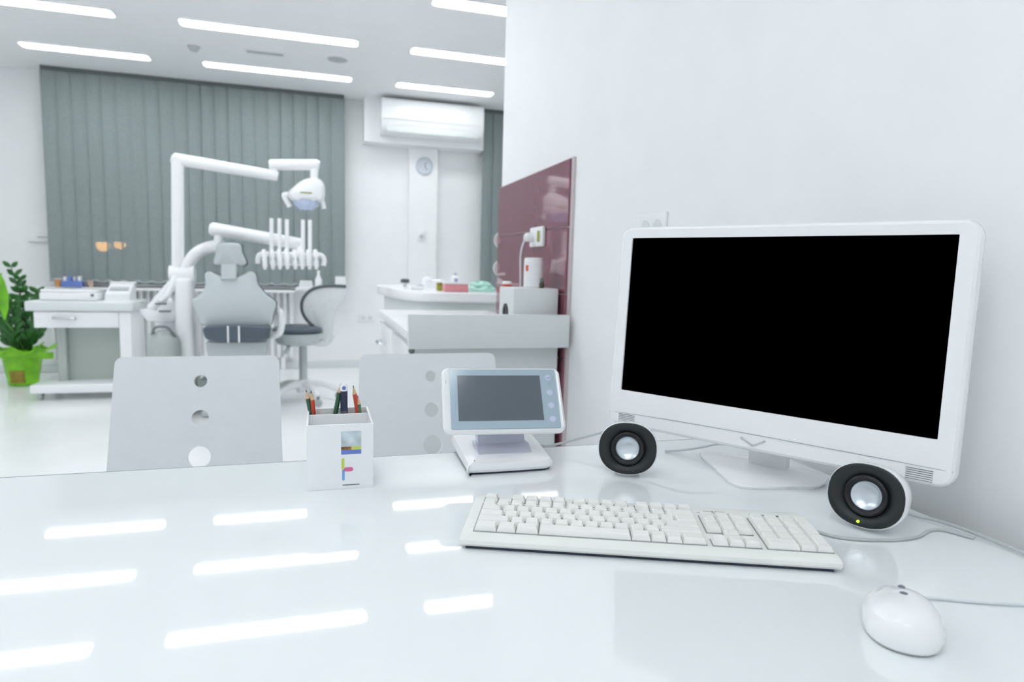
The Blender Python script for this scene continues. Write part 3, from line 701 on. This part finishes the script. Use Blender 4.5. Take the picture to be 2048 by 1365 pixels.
x = onwash(960, 3.70)
t = thing('folded_cloth', 'rumpled mint green cloth on the wash counter', 'cloth', (x, 3.72, wz))
def cloth(s, z, seed):
    rnd = random.Random(seed); b = bmesh.new(); n = 12
    rings = []
    for r, h in ((1, 0), (1.05, .018), (.8, .030), (.45, .036), (.05, .034)):
        rings.append([Vector((s*.085*r*math.cos(2*PI*k/24)*(1+.12*math.sin(3*2*PI*k/24+seed)), s*.06*r*math.sin(2*PI*k/24), z+h*s*(1+.3*math.sin(5*2*PI*k/24+seed)))) for k in range(24)])
    return loft(b, rings)
part('lower_fold', cloth(1.0, 0, 1), mint, t); part('upper_fold', cloth(.72, .030, 2), mint, t)
x = onwash(846, 4.1)
t = thing('soap_dispenser', 'white pump dispenser on the wash counter', 'dispenser', (x+.03, 4.1, wz))
part('body', L([(.035, 0), (.038, .01), (.036, .06), (.02, .075)], 18), white_pl, t); part('pump', T([(0, 0, .07), (0, 0, .10), (-.05, -.01, .105)], .009, 8), white_gl, t)
x = onwash(867, 4.0)
t = thing('white_tub', 'squat white tub behind the pink carton', 'tub', (x+.02, 3.95, wz)); part('body', L([(.04, 0), (.046, .045), (.04, .045)], 20), white_pl, t); part('lid', L([(.048, .045), (.048, .058), (.03, .064)], 20), white_gl, t)
x = onwash(910, 3.95)
t = thing('spray_can', 'white can with lilac mark on the wash counter', 'can', (x, 3.95, wz)); part('body', L([(.025, 0), (.026, .004), (.026, .075), (.012, .088)], 18), white_pl, t); part('nozzle', L([(.010, .088), (.010, .104), (.006, .106)], 12), lilac, t); part('print', B((0, -.0265, .055), (.018, .002, .03)), mat('violet_print', (.36, .34, .62), .5), t)
x = onwash(808, 4.4)
t = thing('tap_knob', 'dark round knob on the left end of the wash counter', 'knob', (x, 4.35, wz)); part('stem', L([(.012, 0), (.012, .03)], 12), chrome, t); part('cap', L([(.026, .028), (.030, .034), (.028, .05), (.015, .055)], 18), rim_g, t)
x = onwash(879, 3.75)
t = thing('small_jar', 'olive yellow little jar left of the pink carton', 'jar', (x, 3.75, wz)); part('body', L([(.016, 0), (.018, .006), (.018, .034)], 16), brass, t); part('lid', L([(.019, .034), (.019, .044), (.014, .047)], 16), lime_d, t)
x = onwash(835, 3.95)
t = thing('paper_packet', 'small white paper packet lying on the wash counter edge', 'packet', (x-.01, 3.9, wz)); part('body', B((0, 0, .012), (.08, .05, .024), .006), white_pl, t); part('flap', B((.02, 0, .027), (.035, .046, .006), .002), lilac, t)

# ------------------------------------------------------------------ visitor chairs
def visitor_chair(xc, label):
    t = thing('visitor_chair', label, 'chair', (xc, 1.42, 0), 0, 'white visitor chairs')
    tilt = math.radians(14)
    X = Matrix.Translation((0, .18, .65)) @ Matrix.Rotation(-tilt, 4, 'X')
    zt, zb = .198, -.20
    def wd(v): return .175+.0085*(zt-v)/.25
    r = .018; tl = []
    for k in range(7):
        a = PI/2*k/6; tl.append((wd(zt)-r+r*math.sin(a), zt-r+r*math.cos(a)))
    right = tl + [(wd(zb)-.0, zb)]
    ol = right + [(-x, z) for x, z in right[::-1]]
    part('backrest', plate(ol, [circle(.003, .140, .0145), circle(.003, .054, .0190), circle(.003, -.035, .0245), ], .012, X), chair_m, t)
    part('seat', loft(bmesh.new(), [[Vector((s*x, y, z+dz)) for x, dz in ((-.19, 0), (.19, 0), (.19, -.014), (-.19, -.014))] for s, y, z in ((.98, -.22, .435), (1, -.20, .452), (1, .0, .44), (.99, .08, .44), (.965, .118, .455))]), chair_m, t)
    for sx_ in (-1, 1):
        for sy in (-1, 1):
            part('leg', T([(sx_*.17, .09 if sy > 0 else -.16, .445), (sx_*.20, .16 if sy > 0 else -.20, 0)], .011, 10), chrome, t)
    part('back_support', T(smooth_path([(0, .05, .43), (0, .135, .44), (0, .17, .52)]), .014, 10), chrome, t)
visitor_chair(-.266, 'white visitor chair with three round holes left of pen holder')
visitor_chair(.2735, 'white visitor chair with three round holes behind the intercom')

# ------------------------------------------------------------------ desk
t = thing('desk', 'large white desk with glossy glass top along the wall', 'desk', (-.45, .45, 0))
DX0, DX1, DY0, DY1 = -1.75, .855, -.45, 1.166
part('glass_top', B2((DX0, DY0, ZD-.008), (DX1, DY1-.0051, ZD), .0004, 1), glass_top_m, t, True)
part('glass_edge', B2((DX0, DY1-.0050, ZD-.008), (DX1, DY1, ZD-.0003)), glass_edge_m, t, True, label='darker cut edge of the glass')
part('desk_board', B2((DX0+.01, DY0+.01, ZD-.036), (DX1-.005, DY1-.03, ZD-.0081), .002), desk_m, t, True)
part('modesty_panel', B2((DX0+.1, DY1-.22, .08), (DX1-.08, DY1-.20, ZD-.0361)), desk_m, t, True)
for xx in (DX0+.06, DX1-.08):
    part('side_panel', B2((xx, DY0+.04, 0), (xx+.03, DY1-.05, ZD-.0361)), desk_m, t, True)

# ------------------------------------------------------------------ all-in-one computer
MC = Vector((.6866, .8833, .9858)); myaw, mt = -.9885, .0593
u = Vector((math.cos(myaw), math.sin(myaw), 0)); n0 = Vector((math.sin(myaw), -math.cos(myaw), 0))
v = Vector((0, 0, 1))*math.cos(mt)-n0*math.sin(mt); nn = u.cross(v)
MX = Matrix((u, -nn, v)).transposed().to_4x4(); MX.translation = MC
t = thing('desktop_computer', 'white all-in-one computer with black wide screen', 'computer', (MC.x, MC.y, ZD), myaw)
cz = -.0230
def ring(w, h, r, y, cx=0, c=cz): return [Vector((a, y, b)) for a, b in rrect(w, h, r, cx, c)]
b = loft(bmesh.new(), [ring(.5004, .2816, .0012, .006, 0, 0), ring(.5004, .2816, .0012, -.0004, 0, 0), ring(.538, .357, .016, -.0022, .001), ring(.546, .363, .020, .0000, .001), ring(.552, .369, .024, .006, .001), ring(.554, .371, .025, .014, .001), ring(.550, .367, .025, .024, .001), ring(.50, .31, .04, .036, .001), ring(.34, .22, .05, .046, .001)], False, True)
part('frame', xform(b, MX), white_gl, t, True, smooth=30)
part('screen', xform(B((0, .004, 0), (.5002, .003, .2814)), MX), screen_b, t, True, label='black glass screen')
part('seam', xform(T(smooth_path([(-.271, -.0012, -.184), (-.15, -.0022, -.1805), (-.03, -.0022, -.1795), (.03, -.0022, -.1795), (.15, -.0022, -.1800), (.272, -.0012, -.1815)]), .0006, 6), MX), seam_m, t, True)
sm = None
for s in (-1, 1):
    for k in range(6):
        part('vent_slit', xform(B((s*.233, -.0020, -.1855-.0030*k), (.033, .0012, .0007)), MX), slit_m, t, True, smooth=0)
vb = bmesh.new()
for a, c in (((-.0185, -.1875), (.0005, -.1985)), ((.0005, -.1985), (.0205, -.1868))):
    d = Vector((c[0]-a[0], 0, c[1]-a[1])); L_ = d.length; ang = math.atan2(d.z, d.x)
    box(vb, (0, 0, 0), (L_+.001, .002, .0022), .0005, 1, Matrix.Translation(((a[0]+c[0])/2, -.0026, (a[1]+c[1])/2)) @ Matrix.Rotation(-ang, 4, 'Y'))
part('emblem', xform(vb, MX), chrome, t, True, label='chrome V shaped emblem')
nz = n0; 
def mdesk(uu, nf, z): return Vector((MC.x, MC.y, z)) + u*uu + n0*nf
bo = dense([(.089, -.050), (.066, -.028), (.044, -.003), (.018, .027), (-.0045, .040), (-.028, .030), (-.054, .001), (-.09, -.040), (-.126, -.080), (-.134, -.105), (-.110, -.125), (0, -.128), (.075, -.122), (.094, -.090)], 3)
part('stand_base', loft(bmesh.new(), [[mdesk(a*k-.02*(1-k), b_*k-.06*(1-k), ZD+z) for a, b_ in bo] for k, z in ((.96, 0), (.985, .0035), (1, .0055), (.99, .008), (.6, .0125))]), white_gl, t, True)
part('base_foot', loft(bmesh.new(), [[mdesk(a*k-.02*(1-k), b_*k-.06*(1-k), ZD+z) for a, b_ in bo] for k, z in ((.93, .0002), (.965, .0034))]), rubber, t, True)
part('stand_neck', loft(bmesh.new(), [[mdesk(a, b_+o, z) for a, b_ in ((-.036, -.010), (.028, -.010), (.028, .010), (-.036, .010))] for z, o in ((ZD+.009, -.092), (ZD+.06, -.082), (ZD+.14, -.048))]), white_gl, t, True)

# ------------------------------------------------------------------ speakers
def sup(rx, rz, y, cz_, e=2.25, n=40, pk=0.0):
    P = []
    for k in range(n):
        a = 2*PI*k/n; c, s = math.cos(a), math.sin(a)
        P.append(Vector((math.copysign(abs(c)**(2/e), c)*rx, y, cz_+math.copysign(abs(s)**(2/e), s)*rz)))
    return P
def speaker(loc, rz, label, led):
    t = thing('desktop_speaker', label, 'speaker', (loc[0], loc[1], ZD), rz, 'pair of computer speakers')
    K = Matrix.Translation((0, 0, .0482)) @ Matrix.Rotation(math.radians(-10), 4, 'X') @ Matrix.Translation((0, 0, 0))
    sh = loft(bmesh.new(), [sup(.0462, .0412, .010, 0), sup(.0480, .0430, -.0015, 0), sup(.0492, .0440, -.0005, 0), sup(.0498, .0446, .004, 0), sup(.0500, .0448, .02, 0), sup(.0460, .0380, .042, .003), sup(.037, .030, .058, .004), sup(.020, .018, .066, .004), sup(.005, .005, .068, .004)], True, True)
    part('shell', xform(sh, K), white_gl, t, smooth=50)
    bf = loft(bmesh.new(), [sup(.0478, .0428, -.0012, 0), sup(.0478, .0428, -.0035, 0), sup(.0455, .0405, -.0048, 0), sup(.036, .033, -.0030, 0, 2.2), sup(.0275, .0275, .0035, 0, 2), sup(.0265, .0265, .0045, 0, 2)], False, False)
    # closing ring behind so that the baffle is a solid piece
    bp_ = part('baffle', xform(bf, K), charcoal, t, smooth=45)
    part('surround', xform(loft(bmesh.new(), [sup(.0285, .0285, .0048, 0, 2), sup(.0275, .0275, -.0022, 0, 2), sup(.0250, .0250, -.0040, 0, 2), sup(.0222, .0222, -.0022, 0, 2), sup(.0190, .0190, .0040, 0, 2)], False, False), K), black_rb, bp_)
    part('cone', xform(loft(bmesh.new(), [sup(.0200, .0200, .0010, 0, 2), sup(.0190, .0190, .0004, 0, 2), sup(.0150, .0150, .0042, 0, 2), sup(.0080, .0080, .0062, 0, 2), sup(.0006, .0006, .0066, 0, 2)], False, True), K), silver, bp_, smooth=60)
    part('foot', loft(bmesh.new(), [[Vector((.022*math.cos(2*PI*k/24), .028+.026*math.sin(2*PI*k/24), z)) for k in range(24)] for z in (0, .012)]), white_pl, t)
    if led:
        part('power_light', xform(L([(.0026, -.0038), (.0026, -.0042), (.0018, .0062), (.0004, .0066)], 12, (-.004, 0, -.0362), 'y'), K), led_m, bp_, label='tiny green power light')
speaker((.4985, .966), math.radians(-29), 'dark faced speaker without light at left of the screen', False)
speaker((.7165, .684), math.radians(-61), 'dark faced speaker with green light at right of the screen', True)

# ------------------------------------------------------------------ keyboard
kf = Vector((.163, .747)); kr = Vector((.584, .579)); kd = (kr-kf).normalized(); kang = math.atan2(kd.y, kd.x)
KL = (kr-kf).length; KD = .150
t = thing('keyboard', 'ivory full-size keyboard in front of the computer', 'keyboard', (kf.x, kf.y, ZD), kang)
th = math.radians(0.8)
KM = Matrix.Translation((0, 0, .0040)) @ Matrix.Rotation(th, 4, 'X')
prof = [(.004, .0), (.0, .004), (.0005, .0085), (.006, .0115), (.020, .0120), (.132, .0120), (.146, .0125), (.150, .010), (.150, .002), (.147, .0)]
b = loft(bmesh.new(), [[Vector((x+dx, y if not dx else y, z)) for y, z in prof] for x, dx in ((0, .0012), (.0025, 0), (KL-.0025, 0), (KL, -.0012))])
part('case', xform(b, KM), ivory, t)
part('shadow_gap_pan', B2((.008, .006, 0), (KL-.008, .140, .0042)), rubber, t)  # pan coloured dark to stand in for the shadow gap under the case
for x in (.03, KL-.05):
    part('tilt_foot', B2((x, .1405, 0), (x+.022, .1475, .0060), .001), rubber, t)
U = .01905; kx0 = .0155; ky = .0205; zk = .0120
wells = []
GA, GB = kx0+15*U+.0075, kx0+15*U+.0075+3*U+.0075
for (x0, w, r0, r1) in ((kx0, 15*U, 0, 5), (GA, 3*U, 0, 1), (GA+U, U, 1, 2), (GA, 3*U, 2, 5), (GB, 4*U, 0, 5)):
    part('key_well', xform(B2((x0-.001, ky+r0*U-.001, zk), (x0+w+.0005, ky+r1*U, zk+.0006)), KM), key_well, t)
YF = ky+5*U+.0065
for (x0, w) in ((kx0, U), (kx0+2*U, 4*U), (kx0+6.5*U, 4*U), (kx0+11*U, 4*U)):
    part('key_well', xform(B2((x0-.001, YF-.001, zk), (x0+w+.0005, YF+U*.86, zk+.0006)), KM), key_well, t)
cache = {}
def keymesh(w, d):
    key = (round(w, 4), round(d, 4))
    if key in cache: return cache[key]
    ww, dd = w-.0011, d-.0011
    def rg(a, c, e, z): return [Vector((a, c, z)), Vector((ww-a, c, z)), Vector((ww-a, dd-e, z)), Vector((a, dd-e, z))]
    b = loft(bmesh.new(), [rg(0, 0, 0, 0), rg(.0002, .0002, .0002, .0015), rg(.0019, .0022, .0010, .0062), rg(.0026, .0030, .0017, .0069)])
    cache[key] = mesh_of('key', b, ivory_key, 25); return cache[key]
def key(x, y, w=1.0, d=1.0, dy=1.0):
    o = link('key', keymesh(w*U, d*U*dy), t)
    o.matrix_local = KM @ Matrix.Translation((x+.0005, y+.0005, zk+.0007))
rows = [[1.5, 1.25, 1.5, 6.0, 1.25, 1.0, 1.0, 1.5],
        [2.25]+[1]*10+[2.75], [1.75]+[1]*11+[2.25], [1.5]+[1]*12+[1.5], [1]*13+[2]]
for j, r in enumerate(rows):
    x = kx0
    for w in r: key(x, ky+j*U, w); x += w*U
key(kx0, YF, 1, 1, .85)
for g in (2, 6.5, 11):
    for k in range(4): key(kx0+(g+k)*U, YF, 1, 1, .85)
for k in range(3): key(GA+k*U, ky)
key(GA+U, ky+U)
for j in (2, 3, 4):
    for k in range(3): key(GA+k*U, ky+j*U)
key(GB, ky, 2); key(GB+2*U, ky); key(GB+3*U, ky, 1, 2)
for j in (1, 2, 3, 4):
    for k in range(3): key(GB+k*U, ky+j*U)
key(GB+3*U, ky+2*U, 1, 2); key(GB+3*U, ky+4*U)
# printed strip with indicator marks
def mark(x, y, w, d, m=inkp): part('printed_mark', xform(B2((x, y, zk), (x+w, y+d, zk+.0004)), KM), m, t, smooth=0)
for k, x in enumerate((.005, .021)):
    mark(GA+x+.004, YF+.0085, .014, .0028); mark(GA+x+.0085, YF+.004, .005, .0045)
mark(GA, YF+.004, .016, .0006, seam_m); mark(GA+.022, YF+.0035, .022, .0008, inkp)
for k in range(4): mark(GB+.006+.016*k, YF+.005, .007, .0045, seam_m if k != 2 else inkp)

# ------------------------------------------------------------------ mouse
t = thing('computer_mouse', 'small white domed mouse at the right front of the desk', 'mouse', (.546, .466, ZD), math.radians(-43))
def mring(s, z, sh=0): return [Vector((math.copysign(abs(math.cos(a))**.9, math.cos(a))*.0345*s*(1-.08*math.sin(a)), math.copysign(abs(math.sin(a))**.9, math.sin(a))*.050*s+sh, z)) for a in [2*PI*k/36 for k in range(36)]]
part('body', loft(bmesh.new(), [mring(.90, .0012), mring(.965, .004), mring(1, .010), mring(.985, .017), mring(.92, .024, -.001), mring(.80, .030, -.003), mring(.60, .0345, -.005), mring(.35, .0372, -.007), mring(.05, .0382, -.008)]), white_gl, t, smooth=70)
part('glide_pad', loft(bmesh.new(), [mring(.86, 0), mring(.88, .0014)]), rubber, t)
part('scroll_wheel', xform(L([(.004, -.003), (.0075, -.003), (.0085, 0), (.0075, .003), (.004, .003)], 18), Matrix.Translation((0, .024, .0285)) @ Matrix.Rotation(PI/2, 4, 'Y')), mat('wheel_grey', (.20, .21, .25), .4), t)
part('mode_button', xform(L([(.0035, -.002), (.0045, .0), (.0030, .0012)], 14), Matrix.Translation((0, .004, .0370)) @ Matrix.Rotation(-.05, 4, 'X')), mat('wheel_grey', (0, 0, 0)), t)
part('button_gap', T([(0, .032, .0283), (0, .040, .0222), (0, .047, .0145)], .0006, 6), seam_m, t)

# ------------------------------------------------------------------ video intercom on the desk
t = thing('video_intercom', 'white desk video intercom with grey screen beside the pen holder', 'intercom', (.312, 1.10, ZD), -.10)
HX = Matrix.Translation((.311, 1.076, .8365)) @ Matrix.Rotation(-.124, 4, 'Z') @ Matrix.Rotation(-.645, 4, 'X')
hd = loft(bmesh.new(), [ring(.196, .1115, .004, -.0005, .001, .0005), ring(.205, .119, .010, -.0015, -.001, 0), ring(.213, .1245, .013, .002, -.001, 0), ring(.214, .1255, .014, .008, -.001, 0), ring(.208, .119, .014, .015, -.001, 0), ring(.16, .09, .02, .024, -.001, 0)], True, True)
part('head', xform(hd, HX), white_gl, t, True)
gp = part('glass_panel', xform(plate(rrect(.190, .1135, .003), [], .0022, Matrix.Translation((.0015, -.0030, .0005))), HX), panel_blue, t, True)
part('display', xform(B((-.0065, -.0034, .0015), (.148, .0008, .0865)), HX), lcd_m, gp, True, label='dark grey glossy display')
for k, z in enumerate((.040, .011, -.014, -.040)):
    part('touch_icon', xform(L([(.0050, .0031), (.0058, .0031), (.0058, .0036), (.0050, .0036)], 20, (.083, 0, z), 'y'), HX), icon_ring, gp, True)
    if k == 0:
        part('touch_icon_mark', xform(plate([(-.003, 0), (.002, .003), (.002, -.003)], [], .0005, Matrix.Translation((.083, -.0036, z))), HX), icon_m, gp, True)
        part('touch_icon_mark', xform(B((.0835, -.0034, z-.0095), (.003, .0005, .0022)), HX), seam_m, gp, True)
    else:
        part('touch_icon_mark', xform(L([(.0004, .0031), (.0014, .0031), (.0014, .0036), (.0004, .0036)], 14, (.083, 0, z), 'y'), HX), icon_m, gp, True)
part('side_mark', xform(B((-.1005, -.0012, .034), (.0010, .001, .0065)), HX), vent_m, t, True)
part('neck', loft(bmesh.new(), [[Vector((.313+a, y+b_, z)) for a, b_ in ((-.043, -.006), (.043, -.006), (.043, .012), (-.043, .012))] for y, z in ((1.083, ZD+.012), (1.098, ZD+.04), (1.112, ZD+.085), (1.120, ZD+.115))]), lilac, t, True)
part('neck_skirt', loft(bmesh.new(), [[Vector((.313+a, y, z)) for a in (-.048, .048)] + [Vector((.313+a, y+.035, z)) for a in (.048, -.048)] for y, z in ((1.052, ZD+.018), (1.082, ZD+.034))]), lilac, t, True)
bo2 = [(.236, 1.024), (.2385, 1.021), (.300, 1.0185), (.372, 1.020), (.384, 1.026), (.388, 1.036), (.397, 1.16), (.394, 1.183), (.388, 1.187), (.255, 1.190), (.245, 1.188), (.2425, 1.178)]
cxx, cyy = .316, 1.11
part('base', loft(bmesh.new(), [[Vector((cxx+(a-cxx)*k, cyy+(b_-cyy)*k, ZD+z+(b_-1.03)*s)) for a, b_ in dense(bo2, 3)] for k, z, s in ((.96, .004, 0), (1.0, .009, 0), (1.0, .015, .03), (.97, .0195, .05), (.80, .022, .06))]), white_pl, t, True)
part('base_foot', loft(bmesh.new(), [[Vector((cxx+(a-cxx)*k, cyy+(b_-cyy)*k, ZD+z)) for a, b_ in dense(bo2, 3)] for k, z in ((.92, 0), (.95, .0039))]), rubber, t, True)

# ------------------------------------------------------------------ pen holder and pencils
PX0, PX1, PY0, PY1, PZ = -.018, .081, 1.0, 1.124, .1015
t = thing('pen_holder', 'white square pen holder with small colour prints on its front', 'pen holder', ((PX0+PX1)/2, (PY0+PY1)/2, ZD))
w = .0032; pxc, pyc = (PX0+PX1)/2, (PY0+PY1)/2
hw, hd_ = (PX1-PX0)/2, (PY1-PY0)/2
part('front_wall', B2((-hw, -hd_, .0), (hw, -hd_+w, PZ), .0006, 1), white_pl, t)
part('back_wall', B2((-hw, hd_-w, .0), (hw, hd_, PZ), .0006, 1), white_pl, t)
for s in (-1, 1):
    part('side_wall', B2((s*hw-(0 if s < 0 else w), -hd_+w, .0), (s*hw+(w if s < 0 else 0), hd_-w, PZ), .0006, 1), white_pl, t)
part('bottom', B2((-hw+w, -hd_+w, .001), (hw-w, hd_-w, .004)), white_pl, t)
part('divider', B2((-hw+w, 1.088-pyc, .004), (hw-w, 1.0905-pyc, PZ-.0035), .0005, 1), white_pl, t)
def pr_(name, x0, z0, x1, z1, m_, lay=0, r=None):
    X = Matrix.Translation((0, -hd_-.0004-.0002*lay, 0))
    cx_, cz_ = (x0+x1)/2-pxc, (z0+z1)/2-ZD
    part(name, plate(rrect(abs(x1-x0), abs(z1-z0), r or .0004, cx_, cz_, 3), [], .0004, X), m_, t, smooth=0)
pr_('print_picture', .0325, .7745, .0625, .8105, grypic)
pr_('print_picture', .0325, .7745, .0625, .7815, blue_m, 1); pr_('print_picture', .0325, .7815, .049, .7865, brn_m, 1); pr_('print_picture', .048, .7815, .0625, .7865, yel_m, 2)
pr_('print_bar', .0330, .751, .0375, .7685, yel_m, 0, .0018); pr_('print_bar', .0365, .7475, .0505, .7540, pinkp, 1, .003); pr_('print_bar', .0340, .7335, .0378, .751, skyp, 0, .0015)
pr_('print_line', .0345, .7255, .0600, .7268, inkp, 0)
def pencil(p0, p1, r, body, label, lead=graph, hexa=True, group='pencils in the holder'):
    p0 = Vector((p0[0]*1.04, 1.104, p0[2])); p1 = CAM + (Vector(p1)-CAM)*(1.106/p1[1]); r *= 1.12; ax = (p1-p0).normalized(); L_ = (p1-p0).length
    t = thing('pencil', label, 'pencil', tuple(p0), 0, group)
    a = Vector((0, 0, 0)); n_ = 6 if hexa else 14
    part('barrel', T([a, ax*(L_-.0155)], r, n_), body, t)
    part('wood_cone', T([ax*(L_-.0155), ax*(L_-.0040)], [r*.97, r*.30], 12), wood_m, t)
    part('lead', T([ax*(L_-.0041), ax*L_], [r*.30, r*.05], 8), lead, t)
zb = ZD+.0056
pencil((.004, 1.075, zb), (-.0190, 1.062, .8655), .0036, green_p, 'green pencil at the left of the holder, leaning left')
pencil((.000, 1.070, zb), (-.0112, 1.068, .8625), .0034, redp_m, 'short red pencil beside the left green pencil')
pencil((.0095, 1.075, zb), (.0348, 1.064, .8735), .0036, green_p, 'green pencil at the middle leaning against the navy marker')
pencil((.0745, 1.055, zb+.0), (.0530, 1.052, .8725), .0034, redp_m, 'tall red pencil at the right of the holder')
pencil((.0705, 1.072, zb), (.0610, 1.064, .8535), .0034, mat('green_foil', (.10, .22, .12), .35, var=.5, scale=160), 'short mottled green pencil right of the tall red pencil', lead=mat('violet_lead', (.10, .05, .22), .5))
t = thing('marker_pen', 'navy marker pen with white blue dotted end in the holder', 'marker', (.0420, 1.106, zb), 0)
a0 = Vector((0, 0, 0)); a1 = Vector((-.0014, -.002, .854-zb)); axm = (a1-a0).normalized()
part('barrel', T([a0, a1], .0060, 18), navy, t); part('end_cap', T([a1, a1+axm*.008, a1+axm*.0115], [.0064, .0062, .0042], 18), white_gl, t); part('end_dot', xform(L([(.0032, .0052), (.0032, .0066), (.001, .0068)], 14, (a1.x, a1.y, a1.z+.0055), 'y'), Matrix()), blue_m, t)
part('grip', T([a1-axm*.045, a1-axm*.034], .0062, 18), steel_d, t)

# ------------------------------------------------------------------ cables on the desk
def cable(name, pts, r, m_, label):
    tag(link(name, mesh_of(name, T(smooth_path(pts, 8), r, 8), m_)), label, 'cable', 'cables on the desk')
zc = ZD+.0026
cable('phone_cable', [(.401, 1.153, ZD+.010), (.42, 1.148, zc+.004), (.455, 1.135, zc+.014), (.53, 1.125, ZD+.036), (.60, 1.115, ZD+.058), (.68, 1.10, ZD+.085), (.76, 1.08, ZD+.09)], .0024, cable_g, 'grey cable running from the intercom to behind the left speaker')
kbp = lambda x, y, z: tuple(Vector((kf.x, kf.y, ZD)) + Vector((kd.x*x-kd.y*y, kd.y*x+kd.x*y, z)))
cable('keyboard_cable', [kbp(.405, .149, .012), kbp(.43, .158, .004), (.655, .668, zc), (.715, .643, zc), (.765, .642, zc), (.80, .655, zc), (.822, .652, zc), (.838, .62, zc)], .0022, cable_g, 'grey keyboard cable passing in front of the right speaker')
cable('speaker_cable', [(.792, .732, ZD+.018), (.802, .722, ZD+.013), (.822, .700, ZD+.006), (.836, .672, zc+.004), (.845, .625, zc+.004), (.848, .57, zc+.003), (.848, .50, zc), (.846, .38, zc)], .0026, cable_g, 'grey speaker cable lying along the wall edge of the desk')
ma = math.radians(-43); mf = (.546-math.sin(ma)*.052, .466+math.cos(ma)*.052)
cable('mouse_cable', [(mf[0], mf[1], ZD+.007), (mf[0]+.012, mf[1]+.012, zc), (.63, .508, zc), (.69, .482, zc), (.78, .45, zc), (.86, .42, zc)], .0019, cable_w, 'thin white mouse cable trailing to the wall')
cable('screen_cable', [(.640, 1.085, zc), (.665, 1.075, zc+.002), (.70, 1.06, zc+.010), (.74, 1.04, zc+.02), (.80, 1.0, zc+.01)], .0022, cable_w, 'white cable behind the computer stand')
